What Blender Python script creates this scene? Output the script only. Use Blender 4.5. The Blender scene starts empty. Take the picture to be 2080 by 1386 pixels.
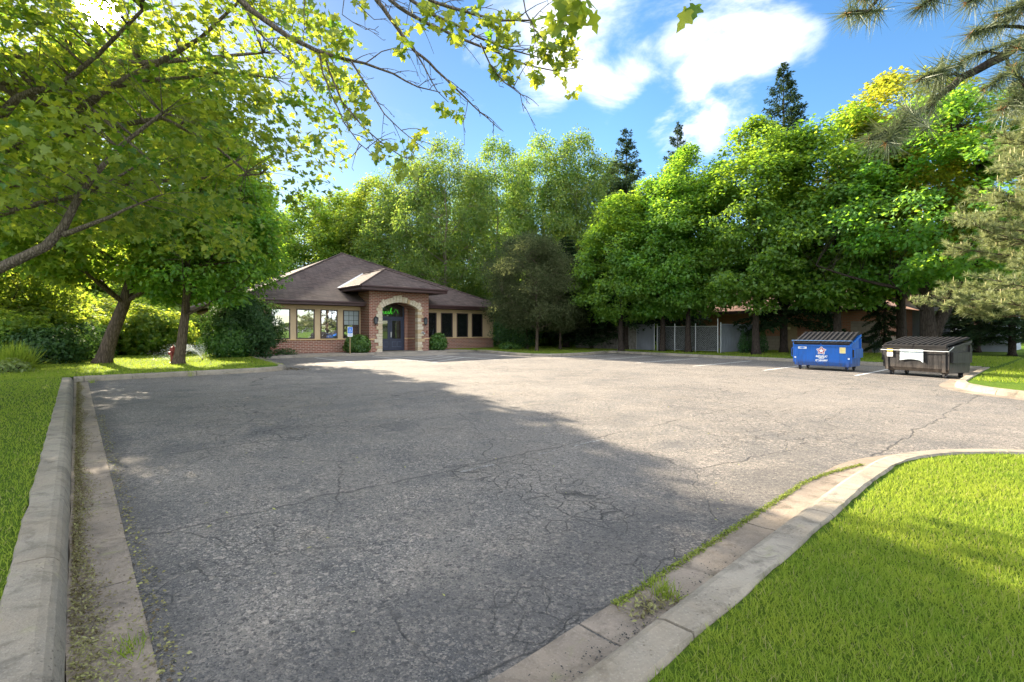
import bpy, math, random
import numpy as np
from mathutils import Vector, Matrix, noise
random.seed(7)
SC = bpy.context.scene
COL = SC.collection
F = 1021.0; HOR = 671.0; EYE = 1.5
SUN_AZ = math.radians(39.4); SUN_EL = math.radians(26.2)   # sun to the left of straight ahead
TH = math.atan2(.6532, .7573)                              # heading of the car park grid

def W(u, v, z=0.0):
    return Vector((.7573*u - .6533*v, .6532*u + .7572*v, z))
def P(px, py, Y):
    return Vector(((px-1040)/F*Y, Y, EYE + (HOR-py)/F*Y))

# ------------------------------------------------------------------ materials
def mat(name):
    m = bpy.data.materials.new(name); m.use_nodes = True
    nt = m.node_tree; nt.nodes.clear()
    return m, nt
class N:
    """tiny node-graph helper"""
    def __init__(s, nt): s.nt = nt
    def a(s, typ, **kw):
        n = s.nt.nodes.new(typ)
        ins = kw.pop('ins', {})
        for k, v in kw.items(): setattr(n, k, v)
        for k, v in ins.items():
            if isinstance(v, bpy.types.NodeSocket): s.nt.links.new(v, n.inputs[k])
            else: n.inputs[k].default_value = v
        return n
    def math(s, op, a, b=None, c=None, clamp=False):
        d = {0: a}
        if b is not None: d[1] = b
        if c is not None: d[2] = c
        return s.a('ShaderNodeMath', operation=op, use_clamp=clamp, ins=d).outputs[0]
    def noise(s, vec, scale, detail=4, rough=.55, dist=0):
        return s.a('ShaderNodeTexNoise', ins={'Vector': vec, 'Scale': scale, 'Detail': detail, 'Roughness': rough, 'Distortion': dist}).outputs['Fac']
    def ramp(s, fac, stops):
        n = s.a('ShaderNodeValToRGB', ins={'Fac': fac}); e = n.color_ramp.elements
        while len(e) < len(stops): e.new(.5)
        for i, (p, c) in enumerate(stops):
            e[i].position = p; e[i].color = (c, c, c, 1) if not hasattr(c, '__len__') else (*c[:3], 1)
        return n.outputs['Color']
    def mix(s, fac, a, b, typ='MIX'):
        n = s.a('ShaderNodeMix', data_type='RGBA', blend_type=typ)
        for k, v in ((0, fac), (6, a), (7, b)):
            if isinstance(v, bpy.types.NodeSocket): s.nt.links.new(v, n.inputs[k])
            else: n.inputs[k].default_value = (*v[:3], 1) if hasattr(v, '__len__') else v
        return n.outputs[2]
    def bsdf(s, color, rough=.8, bump=None, bstr=.3, bdist=.01, spec=.3, metal=0.0):
        ins = {'Roughness': rough, 'Specular IOR Level': spec, 'Metallic': metal}
        ins['Base Color'] = color if isinstance(color, bpy.types.NodeSocket) else (*color[:3], 1)
        if bump is not None:
            ins['Normal'] = s.a('ShaderNodeBump', ins={'Height': bump, 'Strength': bstr, 'Distance': bdist}).outputs[0]
        return s.a('ShaderNodeBsdfPrincipled', ins=ins).outputs[0]
    def out(s, sh): s.nt.links.new(sh, s.a('ShaderNodeOutputMaterial').inputs['Surface'])
    def obj(s): return s.a('ShaderNodeTexCoord').outputs['Object']

def plain(name, c, rough=.6, metal=0.0, var=.15, scale=6, spec=.4):
    m, nt = mat(name); g = N(nt); o = g.obj()
    f = g.noise(o, scale, 5)
    col = g.mix(g.ramp(f, [(.3, 0), (.7, 1)]), tuple(x*(1-var) for x in c), tuple(min(1, x*(1+var)) for x in c))
    f2 = g.noise(o, scale*14, 3)
    g.out(g.bsdf(col, rough, f2, .12, .004, spec, metal)); return m

def leaf_mat(name, c0, c1, t0, t1, trans=.45, gloss=.02, vary=1.0):
    m, nt = mat(name); g = N(nt)
    at = g.a('ShaderNodeAttribute', attribute_name='tint').outputs['Fac']
    c = g.mix(at, c0, c1); t = g.mix(at, t0, t1)
    ro = g.a('ShaderNodeObjectInfo').outputs['Random']; pn = g.noise(g.a('ShaderNodeNewGeometry').outputs['Position'], .55, 3)
    ro = g.math('ADD', g.math('MULTIPLY', ro, vary), (1-vary)*.75); hv = g.math('ADD', .488, g.math('MULTIPLY', ro, .016)); vv = g.math('ADD', .62, g.math('ADD', g.math('MULTIPLY', ro, .18), g.math('MULTIPLY', pn, .5)))
    c = g.a('ShaderNodeHueSaturation', ins={'Hue': hv, 'Saturation': .97, 'Value': vv, 'Color': c}).outputs[0]; t = g.a('ShaderNodeHueSaturation', ins={'Hue': hv, 'Saturation': .97, 'Value': vv, 'Color': t}).outputs[0]
    d = g.a('ShaderNodeBsdfDiffuse', ins={'Color': c}).outputs[0]
    tr = g.a('ShaderNodeBsdfTranslucent', ins={'Color': t}).outputs[0]
    s = g.a('ShaderNodeMixShader', ins={0: trans, 1: d, 2: tr}).outputs[0]
    gl = g.a('ShaderNodeBsdfGlossy', ins={'Color': (.9, .95, .9, 1), 'Roughness': .5}).outputs[0]
    g.out(g.a('ShaderNodeMixShader', ins={0: gloss, 1: s, 2: gl}).outputs[0]); return m

def bark_mat(name, c, s=1.0):
    m, nt = mat(name); g = N(nt); o = g.obj()
    mp = g.a('ShaderNodeMapping', ins={'Vector': o, 'Scale': (9*s, 9*s, 1.8*s)}).outputs[0]
    f = g.noise(mp, 2.2, 8, .7, .6)
    v = g.a('ShaderNodeTexVoronoi', feature='DISTANCE_TO_EDGE', ins={'Vector': mp, 'Scale': 1.5}).outputs['Distance']
    h = g.math('ADD', f, g.math('MULTIPLY', g.math('MINIMUM', v, .25), 2.2))
    col = g.mix(g.ramp(h, [(.35, 0), (.95, 1)]), tuple(x*.35 for x in c), c)
    g.out(g.bsdf(col, .95, h, .9, .04, .1)); return m

def brick_mat(name, c1, c2, mortar, bw=.31, bh=.102, ms=.016):
    m, nt = mat(name); g = N(nt); o = g.obj()
    x = g.a('ShaderNodeSeparateXYZ', ins={0: o})
    uv = g.a('ShaderNodeCombineXYZ', ins={0: g.math('ADD', x.outputs[0], x.outputs[1]), 1: x.outputs[2]}).outputs[0]
    b = g.a('ShaderNodeTexBrick', ins={'Vector': uv, 'Color1': (*c1, 1), 'Color2': (*c2, 1), 'Mortar': (*mortar, 1), 'Scale': 1.0, 'Mortar Size': ms, 'Mortar Smooth': .2, 'Bias': -.1, 'Brick Width': bw, 'Row Height': bh})
    col = g.mix(g.math('MULTIPLY', g.noise(o, .9, 6), .45), b.outputs['Color'], (.12, .07, .05))
    col = g.mix(g.math('MULTIPLY', g.noise(o, 30, 3), .25), col, (.45, .33, .25))
    g.out(g.bsdf(col, .9, g.math('SUBTRACT', 1.0, b.outputs['Fac']), .5, .01, .2)); return m

M = {}
def build_materials():
    # weathered asphalt
    m, nt = mat('asphalt'); g = N(nt); o = g.obj()
    big = g.noise(o, .22, 5, .6, .4); mid = g.noise(o, 1.3, 6, .65, .5); fine = g.noise(o, 34, 4, .7)
    ag = g.a('ShaderNodeTexVoronoi', ins={'Vector': o, 'Scale': 105, 'Randomness': 1}).outputs
    ag2 = g.a('ShaderNodeTexVoronoi', ins={'Vector': o, 'Scale': 42, 'Randomness': 1}).outputs
    col = g.mix(g.ramp(big, [(.36, 0), (.64, 1)]), (.092, .089, .087), (.172, .156, .138))
    col = g.mix(g.ramp(mid, [(.40, 0), (.72, .75)]), col, (.215, .188, .158))
    col = g.mix(g.ramp(g.noise(o, .5, 5, .7, 1.2), [(.56, 0), (.66, .6)]), col, (.075, .075, .078))
    sp = g.a('ShaderNodeSeparateColor', ins={0: ag['Color']}).outputs
    wear = g.ramp(g.noise(o, .9, 5, .65, .8), [(.34, .25), (.66, 1)]); col = g.mix(g.math('MULTIPLY', wear, g.ramp(sp[0], [(.62, 0), (.97, .75)])), col, (.42, .37, .315))
    col = g.mix(g.ramp(sp[1], [(.66, 0), (.95, .8)]), col, (.045, .044, .045))
    sp2 = g.a('ShaderNodeSeparateColor', ins={0: ag2['Color']}).outputs
    col = g.mix(g.ramp(g.noise(o, .75, 2, .5, .3), [(.66, 0), (.70, .55)]), col, (.085, .083, .084)); col = g.mix(g.math('MULTIPLY', wear, g.ramp(sp2[0], [(.88, 0), (.97, .55)])), col, (.46, .39, .32))
    col = g.mix(g.ramp(sp2[2], [(.85, 0), (.97, .55)]), col, (.035, .033, .033))
    bnd = g.a('ShaderNodeSeparateXYZ', ins={0: g.a('ShaderNodeVectorRotate', rotation_type='Z_AXIS', ins={'Vector': o, 'Angle': -TH}).outputs[0]}).outputs
    e1 = g.math('ADD', bnd[1], g.math('MULTIPLY', g.math('SUBTRACT', mid, .5), 1.2)); e1 = g.math('MULTIPLY', g.ramp(g.math('MULTIPLY', e1, .25), [(.56, .42), (.72, 0)]), g.ramp(g.math('MULTIPLY', bnd[0], .1), [(.55, 1), (.75, 0)]))
    e2 = g.ramp(g.math('ADD', bnd[0], g.math('MULTIPLY', g.math('SUBTRACT', mid, .5), .6)), [(.36, .45), (.62, 0)])
    col = g.mix(g.math('MAXIMUM', e1, e2), col, (.048, .047, .048))
    ol = g.ramp(g.noise(o, .62, 3, .4, .2), [(.70, 0), (.76, .5)]); col = g.mix(ol, col, (.040, .039, .040))
    # cracks: a web in worn patches + wandering lines along the old stall lines
    wob = g.a('ShaderNodeTexNoise', ins={'Vector': o, 'Scale': 2.2, 'Detail': 4}).outputs['Color']
    wv = g.a('ShaderNodeVectorMath', operation='MULTIPLY_ADD', ins={0: wob, 1: (.35, .35, 0), 2: o}).outputs[0]
    def web(scale, width):
        d = g.a('ShaderNodeTexVoronoi', feature='DISTANCE_TO_EDGE', ins={'Vector': wv, 'Scale': scale}).outputs['Distance']
        return g.ramp(d, [(0, 1), (width, 0)])
    w1 = g.math('MULTIPLY', web(4.6, .028), g.ramp(g.noise(o, .33, 3), [(.49, 0), (.56, 1)]))
    w2 = g.math('MULTIPLY', web(.42, .0032), g.ramp(g.noise(o, .55, 3), [(.40, 0), (.56, .9)]))
    r = g.a('ShaderNodeVectorRotate', rotation_type='Z_AXIS', ins={'Vector': wv, 'Angle': -TH}).outputs[0]
    s = g.a('ShaderNodeSeparateXYZ', ins={0: r}).outputs
    d = g.math('ABSOLUTE', g.math('SUBTRACT', g.math('FRACT', g.math('ADD', g.math('DIVIDE', s[1], 2.8), -.564+.5-.06)), .5))
    w3 = g.math('MULTIPLY', g.ramp(d, [(.001, 1), (.007, 0)]), g.ramp(g.noise(o, .8, 3), [(.36, 0), (.5, .85)]))
    cr = g.math('MAXIMUM', g.math('MAXIMUM', w1, w2), w3)
    col = g.mix(g.math('MULTIPLY', cr, .78), col, (.030, .029, .028))
    h = g.math('ADD', g.math('MULTIPLY', ag['Distance'], -.8), g.math('ADD', g.math('MULTIPLY', fine, .9), g.math('MULTIPLY', cr, -1.6)))
    g.out(g.bsdf(col, g.ramp(mid, [(.3, .78), (.7, .95)]), h, .75, .012, .25)); M['asphalt'] = m
    # concrete
    def conc(name, c, dark):
        m, nt = mat(name); g = N(nt); o = g.obj()
        a = g.noise(o, 1.1, 7, .65, .5); b = g.noise(o, 55, 3, .7)
        col = g.mix(g.ramp(a, [(.3, 0), (.66, 1)]), dark, c)
        col = g.mix(g.ramp(g.noise(o, 4.5, 5, .7, 1), [(.50, 0), (.70, .75)]), col, tuple(x*.42 for x in dark))
        col = g.mix(g.ramp(g.noise(o, 2.4, 4, .6, 2), [(.6, 0), (.75, .45)]), col, (.20, .21, .08))
        col = g.mix(g.ramp(g.noise(o, 9, 6, .8, .8), [(.55, 0), (.75, .55)]), col, tuple(x*.55 for x in dark)); st = g.noise(g.a('ShaderNodeMapping', ins={'Vector': o, 'Scale': (1, 1, 9)}).outputs[0], .8, 5, .7); col = g.mix(g.ramp(st, [(.45, 0), (.7, .5)]), col, (.30, .235, .16)); col = g.mix(g.ramp(b, [(.55, 0), (.8, .6)]), col, tuple(x*.5 for x in c))
        sp = g.a('ShaderNodeTexVoronoi', ins={'Vector': o, 'Scale': 150}).outputs['Color']
        sp = g.a('ShaderNodeSeparateColor', ins={0: sp}).outputs[0]
        col = g.mix(g.ramp(sp, [(.9, 0), (.98, .3)]), col, tuple(min(1, x*1.35) for x in c))
        pit = g.ramp(g.a('ShaderNodeTexVoronoi', ins={'Vector': o, 'Scale': 38}).outputs['Distance'], [(.10, 1), (.22, 0)]); pit = g.math('MULTIPLY', pit, g.ramp(g.noise(o, 3.1, 4), [(.5, 0), (.62, 1)])); col = g.mix(g.math('MULTIPLY', pit, .6), col, (.06, .05, .042))
        g.out(g.bsdf(col, .88, g.math('SUBTRACT', g.math('ADD', b, g.math('MULTIPLY', a, 1.5)), pit), .7, .010, .25)); M[name] = m
    conc('kerb', (.30, .262, .208), (.17, .148, .118))
    conc('gutter', (.27, .222, .175), (.135, .112, .092))
    conc('walk', (.34, .30, .25), (.23, .20, .165))
    # soil / lawn under the blades
    m, nt = mat('lawn'); g = N(nt); o = g.obj()
    a = g.noise(o, .35, 5, .6, .5); b = g.noise(o, 26, 5, .75); c = g.noise(o, 3.0, 5, .7)
    col = g.mix(g.ramp(a, [(.35, 0), (.65, 1)]), (.095, .175, .014), (.18, .265, .022))
    col = g.mix(g.ramp(b, [(.38, .75), (.68, 0)]), col, (.018, .040, .006))
    col = g.mix(g.ramp(c, [(.58, 0), (.75, .5)]), col, (.16, .21, .03))
    g.out(g.bsdf(col, .95, g.math('ADD', b, c), 1.0, .05, .1)); M['lawn'] = m
    m, nt = mat('grass'); g = N(nt)
    at = g.a('ShaderNodeAttribute', attribute_name='tint').outputs['Fac']
    pos = g.a('ShaderNodeNewGeometry').outputs['Position']
    pn = g.ramp(g.noise(pos, 1.3, 6, .7), [(.35, 0), (.65, 1.4)])
    c = g.mix(at, (.095, .195, .018), (.27, .34, .060)); c = g.mix(g.math('MULTIPLY', pn, .5), c, (.33, .37, .05))
    c = g.mix(g.ramp(at, [(.92, 0), (.94, 1)]), c, (.34, .29, .14))
    d = g.a('ShaderNodeBsdfDiffuse', ins={'Color': c}).outputs[0]
    t = g.a('ShaderNodeBsdfTranslucent', ins={'Color': g.mix(.5, c, (.42, .54, .05))}).outputs[0]
    g.out(g.a('ShaderNodeMixShader', ins={0: .45, 1: d, 2: t}).outputs[0]); M['grass'] = m
    # masonry
    M['brick'] = brick_mat('brick', (.30, .072, .042), (.15, .045, .034), (.52, .40, .31))
    M['brick_orange'] = brick_mat('brick_orange', (.52, .18, .09), (.38, .125, .068), (.36, .25, .18))
    M['block'] = brick_mat('block', (.40, .34, .27), (.33, .28, .23), (.24, .21, .18), .4, .2, .012)
    M['stucco'] = plain('stucco', (.58, .43, .26), .9, var=.07, scale=1.2, spec=.2)
    M['cap'] = plain('cap', (.60, .42, .22), .85, var=.12, scale=4)
    # limestone blocks, one tone per block
    m, nt = mat('stone'); g = N(nt); o = g.obj()
    at = g.a('ShaderNodeAttribute', attribute_name='tint').outputs['Fac']
    col = g.mix(at, (.66, .55, .38), (.50, .35, .19)); col = g.mix(g.ramp(at, [(.5, 0), (1, 1)]), (.66, .58, .44), col)
    f = g.noise(o, 9, 6, .7); col = g.mix(g.ramp(f, [(.4, .5), (.6, 0)]), col, (.33, .25, .16))
    g.out(g.bsdf(col, .9, f, .5, .02, .2)); M['stone'] = m
    # shingles
    m, nt = mat('shingle'); g = N(nt); o = g.obj()
    x = g.a('ShaderNodeSeparateXYZ', ins={0: o})
    uv = g.a('ShaderNodeCombineXYZ', ins={0: g.math('ADD', x.outputs[0], x.outputs[1]), 1: g.math('MULTIPLY', x.outputs[2], 2.37)}).outputs[0]
    b = g.a('ShaderNodeTexBrick', ins={'Vector': uv, 'Color1': (.112, .080, .068, 1), 'Color2': (.050, .037, .034, 1), 'Mortar': (.030, .022, .021, 1), 'Scale': 1.0, 'Mortar Size': .012, 'Mortar Smooth': .5, 'Bias': -.05, 'Brick Width': .32, 'Row Height': .145})
    col = g.mix(g.ramp(g.noise(o, .8, 6), [(.4, 0), (.7, .4)]), b.outputs['Color'], (.105, .085, .075))
    g.out(g.bsdf(col, .93, g.math('SUBTRACT', 1.0, b.outputs['Fac']), .6, .02, .15)); M['shingle'] = m
    m, nt = mat('tile'); g = N(nt); o = g.obj()
    col = g.mix(g.noise(o, 3, 6), (.62, .30, .16), (.70, .42, .27)); g.out(g.bsdf(col, .9)); M['tile'] = m
    M['fascia'] = plain('fascia', (.060, .030, .028), .5, var=.15, scale=2)
    M['soffit'] = plain('soffit', (.070, .042, .036), .8, var=.1)
    M['bronze'] = plain('bronze', (.060, .036, .028), .45, var=.1)
    M['door'] = plain('door', (.040, .047, .075), .4, var=.1, scale=3)
    M['steel'] = plain('steel', (.62, .62, .62), .3, 1.0, .05)
    M['galv'] = plain('galv', (.50, .51, .52), .45, .7, .1)
    M['flash'] = plain('flash', (.62, .60, .58), .4, .3, .08)
    M['black'] = plain('black', (.012, .012, .013), .5, var=.3)
    M['iron'] = plain('iron', (.022, .024, .027), .5, var=.3)
    M['white'] = plain('white', (.78, .78, .76), .6, var=.05)
    M['red'] = plain('red', (.20, .030, .022), .6)
    M['red_logo'] = plain('red_logo', (.42, .03, .06), .5, var=.05)
    M['yellow'] = plain('yellow', (.75, .55, .08), .6, var=.06)
    M['cream'] = plain('cream', (.80, .70, .38), .6, var=.06)
    M['sign_blue'] = plain('sign_blue', (.06, .20, .62), .5, var=.06)
    M['tan'] = plain('tan', (.36, .26, .15), .7)
    M['post'] = plain('post', (.26, .19, .09), .8)
    M['bluepaint'] = plain('bluepaint', (.006, .115, .47), .38, var=.16, scale=2.2)
    M['brownpaint'] = plain('brownpaint', (.046, .036, .034), .5, var=.35, scale=2.5)
    for nm, c, dirt in (('bluepaint', (.006, .115, .47), (.030, .060, .12)), ('brownpaint', (.012, .0105, .0115), (.019, .0165, .017))):
        m, nt = mat(nm); g = N(nt); o = g.obj()
        stv = g.noise(g.a('ShaderNodeMapping', ins={'Vector': o, 'Scale': (14, 14, 1.2)}).outputs[0], 1.0, 6, .7)
        col = g.mix(g.ramp(stv, [(.48, 0), (.72, .55)]), c, dirt)
        col = g.mix(g.ramp(g.noise(o, 7, 6, .8), [(.60, 0), (.70, .7)]), col, (.10, .045, .022))
        z = g.a('ShaderNodeSeparateXYZ', ins={0: o}).outputs[2]
        col = g.mix(g.math('MULTIPLY', g.ramp(z, [(.16, 1), (.42, 0)]), g.ramp(stv, [(.35, .1), (.6, .7)])), col, (.11, .085, .065))
        g.out(g.bsdf(col, g.ramp(stv, [(.4, .35), (.7, .7)]), g.noise(o, 3.5, 3), .25, .05, .4)); M[nm] = m
    M['lid'] = plain('lid', (.022, .021, .022), .7, var=.3, scale=3, spec=.15)
    M['rubber'] = plain('rubber', (.022, .022, .023), .8)
    M['board'] = plain('board', (.16, .145, .125), .9, var=.4, scale=5)
    M['panel'] = plain('panel', (.15, .16, .18), .6, var=.12, scale=2)
    M['palewall'] = plain('palewall', (.25, .27, .30), .8, var=.1, scale=2)
    M['screen'] = plain('screen', (.055, .058, .055), .8, var=.3, scale=4)
    M['mulch'] = plain('mulch', (.10, .060, .040), .95, var=.5, scale=25)
    M['dirt'] = plain('dirt', (.075, .055, .040), .95, var=.5, scale=20)
    # worn white paint: breaks up into the asphalt colour
    m, nt = mat('paint'); g = N(nt); o = g.obj()
    f = g.noise(o, 16, 6, .8)
    col = g.mix(g.ramp(f, [(.40, 0), (.52, 1)]), (.12, .112, .104), (.62, .60, .57))
    g.out(g.bsdf(col, .85, f, .3, .004)); M['paint'] = m
    m, nt = mat('worn_paint'); g = N(nt); o = g.obj(); f = g.noise(o, 13, 6, .85)
    col = g.mix(g.ramp(f, [(.50, 0), (.62, 1)]), (.125, .116, .106), (.50, .48, .44)); g.out(g.bsdf(col, .9, f, .3, .004)); M['worn_paint'] = m
    # window glass: dark room behind a reflecting pane
    m, nt = mat('glass'); g = N(nt); o = g.obj()
    d = g.bsdf((.012, .012, .013), .3)
    bmp = g.a('ShaderNodeBump', ins={'Height': g.noise(o, 1.4, 2), 'Strength': .05, 'Distance': .05}).outputs[0]
    gl = g.a('ShaderNodeBsdfGlossy', ins={'Color': (.86, .9, .95, 1), 'Roughness': .015, 'Normal': bmp}).outputs[0]
    g.out(g.a('ShaderNodeMixShader', ins={0: .52, 1: d, 2: gl}).outputs[0]); M['glass'] = m
    m, nt = mat('dark_glass'); g = N(nt)
    d = g.bsdf((.008, .008, .009), .3)
    gl = g.a('ShaderNodeBsdfGlossy', ins={'Color': (.8, .85, .9, 1), 'Roughness': .02}).outputs[0]
    g.out(g.a('ShaderNodeMixShader', ins={0: .14, 1: d, 2: gl}).outputs[0]); M['dark_glass'] = m
    M['blind'] = plain('blind', (.26, .30, .29), .5, var=.08, spec=.8)
    m, nt = mat('neon'); g = N(nt)
    g.out(g.a('ShaderNodeEmission', ins={'Color': (.10, .75, .05, 1), 'Strength': .13}).outputs[0]); M['neon'] = m
    # foliage
    M['l_near'] = leaf_mat('l_near', (.030, .085, .008), (.175, .230, .020), (.16, .36, .014), (.74, .74, .04), .47, .03, .0)
    M['l_row'] = leaf_mat('l_row', (.042, .140, .016), (.125, .245, .022), (.22, .52, .02), (.50, .72, .03), .45, .025)
    M['l_gold'] = leaf_mat('l_gold', (.10, .19, .012), (.30, .28, .015), (.36, .52, .02), (.78, .68, .03), .48, .02)
    M['l_birch'] = leaf_mat('l_birch', (.040, .100, .018), (.150, .225, .040), (.14, .34, .03), (.46, .58, .06), .42, .02)
    M['l_wood'] = leaf_mat('l_wood', (.040, .110, .012), (.165, .235, .022), (.22, .46, .02), (.62, .70, .05), .47, .02)
    M['l_olive'] = leaf_mat('l_olive', (.038, .056, .022), (.105, .120, .058), (.08, .12, .03), (.20, .23, .08), .3, .0)
    M['l_shrub'] = leaf_mat('l_shrub', (.030, .105, .016), (.100, .215, .030), (.10, .30, .02), (.30, .48, .03), .3, .03)
    M['l_yew'] = leaf_mat('l_yew', (.016, .056, .014), (.050, .120, .026), (.04, .14, .02), (.14, .26, .03), .25, .02)
    M['l_pale'] = leaf_mat('l_pale', (.11, .18, .05), (.24, .31, .09), (.2, .34, .06), (.42, .5, .12), .4, .02)
    M['n_spruce'] = leaf_mat('n_spruce', (.016, .040, .018), (.058, .092, .040), (.03, .07, .02), (.10, .14, .05), .25, .01)
    M['n_pine'] = leaf_mat('n_pine', (.105, .145, .055), (.26, .285, .125), (.20, .25, .07), (.40, .42, .16), .35, .02)
    M['n_brown'] = plain('n_brown', (.36, .19, .07), .8)
    M['n_pine_dark'] = leaf_mat('n_pine_dark', (.050, .080, .036), (.160, .190, .090), (.10, .15, .05), (.24, .28, .11), .3, .04)
    M['candle'] = plain('candle', (.46, .41, .20), .8)
    M['litter'] = leaf_mat('litter', (.085, .055, .030), (.30, .31, .10), (.2, .1, .03), (.4, .4, .08), .2, .03)
    M['moss'] = leaf_mat('moss', (.10, .14, .02), (.24, .28, .045), (.1, .2, .02), (.3, .4, .05), .2, .01)
    M['water'] = plain('water', (.85, .88, .9), .2)
    M['bark'] = bark_mat('bark', (.135, .100, .075)); M['bark_near'] = bark_mat('bark_near', (.22, .175, .145), 2)
    M['bark_dark'] = bark_mat('bark_dark', (.062, .048, .040)); M['bark_birch'] = bark_mat('bark_birch', (.30, .23, .18))
build_materials()

# ------------------------------------------------------------------ mesh helpers
class MB:
    def __init__(s): s.v = []; s.f = []; s.t = []; s.cur = .5
    def add(s, vs, fs):
        n = len(s.v); s.v += [tuple(p) for p in vs]; s.f += [tuple(i+n for i in f) for f in fs]
        s.t += [s.cur]*len(vs); return s
    def box(s, x0, x1, y0, y1, z0, z1, R=None):
        vs = [Vector((x, y, z)) for z in (z0, z1) for y in (y0, y1) for x in (x0, x1)]
        if R is not None: vs = [R @ p for p in vs]
        return s.add(vs, [(0, 2, 3, 1), (4, 5, 7, 6), (0, 1, 5, 4), (2, 6, 7, 3), (0, 4, 6, 2), (1, 3, 7, 5)])
    def prism(s, pts, axis, a, b, R=None):
        """outline pts extruded along axis between a and b; (p, q) are the other two axes in xyz order"""
        def mk(p, h):
            q = list(p); q.insert(axis, h); return Vector(q)
        n = len(pts); vs = [mk(p, a) for p in pts] + [mk(p, b) for p in pts]
        if R is not None: vs = [R @ p for p in vs]
        return s.add(vs, [tuple(range(n))[::-1], tuple(range(n, 2*n))] + [(i, (i+1) % n, n+(i+1) % n, n+i) for i in range(n)])
    def tube(s, pts, rad, k=8, cap=True):
        pts = [Vector(p) for p in pts]
        if not hasattr(rad, '__len__'): rad = [rad]*len(pts)
        n0 = len(s.v); ref = None
        for i, p in enumerate(pts):
            d = (pts[min(i+1, len(pts)-1)] - pts[max(i-1, 0)])
            d = d.normalized() if d.length > 1e-9 else Vector((0, 0, 1))
            if ref is None: ref = d.orthogonal().normalized()
            ref = (ref - d*ref.dot(d)); ref = ref.normalized() if ref.length > 1e-6 else d.orthogonal().normalized()
            b = d.cross(ref)
            for j in range(k):
                a = 2*math.pi*j/k
                s.v.append(tuple(p + (ref*math.cos(a) + b*math.sin(a))*rad[i])); s.t.append(s.cur)
        for i in range(len(pts)-1):
            for j in range(k):
                a = n0+i*k+j; c = n0+i*k+(j+1) % k
                s.f.append((a, c, c+k, a+k))
        if cap:
            s.f.append(tuple(range(n0, n0+k))[::-1]); e = n0+(len(pts)-1)*k; s.f.append(tuple(range(e, e+k)))
        return s
    def build(s, name, m, parent=None, smooth=False, loc=None, rot=None, bevel=0):
        me = bpy.data.meshes.new(name); me.from_pydata(s.v, [], s.f); me.update()
        if isinstance(m, str): m = M[m]
        me.materials.append(m)
        if smooth: me.polygons.foreach_set('use_smooth', [True]*len(me.polygons))
        a = me.attributes.new('tint', 'FLOAT', 'POINT'); a.data.foreach_set('value', s.t)
        o = bpy.data.objects.new(name, me); COL.objects.link(o)
        if parent: o.parent = parent
        if loc is not None: o.location = loc
        if rot is not None: o.rotation_euler = (0, 0, rot)
        if bevel:
            b = o.modifiers.new('bevel', 'BEVEL'); b.width = bevel; b.segments = 2; b.limit_method = 'ANGLE'
        return o
def tag(o, label, cat, group=None, kind=None):
    o['label'] = label; o['category'] = cat
    if group: o['group'] = group
    if kind: o['kind'] = kind
    return o
def thing(name, label, cat, loc=(0, 0, 0), rz=0, group=None):
    e = bpy.data.objects.new(name, None); COL.objects.link(e); e.empty_display_size = .2
    e.location = loc; e.rotation_euler = (0, 0, rz)
    return tag(e, label, cat, group)
def structure(o): o['kind'] = 'structure'; return o
def stuff(o): o['kind'] = 'stuff'; return o
def copy_thing(src, label, loc, rz=0, scale=(1, 1, 1), group=None):
    c = src.copy(); COL.objects.link(c); c.location = loc; c.rotation_euler = (0, 0, rz); c.scale = scale; c['label'] = label
    if group: c['group'] = group
    for ch in list(src.children):
        d = ch.copy(); COL.objects.link(d); d.parent = c
        for gch in list(ch.children):
            e = gch.copy(); COL.objects.link(e); e.parent = d
    return c

# templates: local x = length, y = width, z = normal
def _maple():
    half = [(-.02, .05), (-.10, .20), (-.06, .40), (.10, .32), (.16, .36), (.30, .58), (.42, .62), (.44, .42), (.50, .22), (.66, .30), (.74, .20), (.86, .10)]
    out = [(0, 0)] + half + [(1.0, 0)] + [(x, -y) for x, y in half[::-1]]
    vs = [(.30, 0, -.05)] + [(x, y, .14*abs(y) - .12*x*x) for x, y in out]
    n = len(out)
    return np.array(vs), [(0, 1+i, 1+(i+1) % n) for i in range(n)]
def _maple_lo():
    half = [(-.06, .34), (.14, .30), (.36, .60), (.48, .22)]
    out = [(0, 0)] + half + [(1.0, 0)] + [(x, -y) for x, y in half[::-1]]
    vs = [(.30, 0, -.05)] + [(x, y, .14*abs(y) - .12*x*x) for x, y in out]
    n = len(out)
    return np.array(vs), [(0, 1+i, 1+(i+1) % n) for i in range(n)]
T_MAPLE = _maple(); T_MLO = _maple_lo()
T_RHOMB = (np.array([(0, 0, 0), (.45, .34, .07), (1, 0, -.08), (.45, -.34, .07)]), [(0, 1, 2, 3)])
T_SLIM = (np.array([(0, 0, 0), (.4, .20, .04), (1, 0, -.06), (.4, -.20, .04)]), [(0, 1, 2, 3)])
def T_needle(w): return (np.array([(0, -w, 0), (0, w, 0), (1, 0, 0)]), [(0, 1, 2)])

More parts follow.
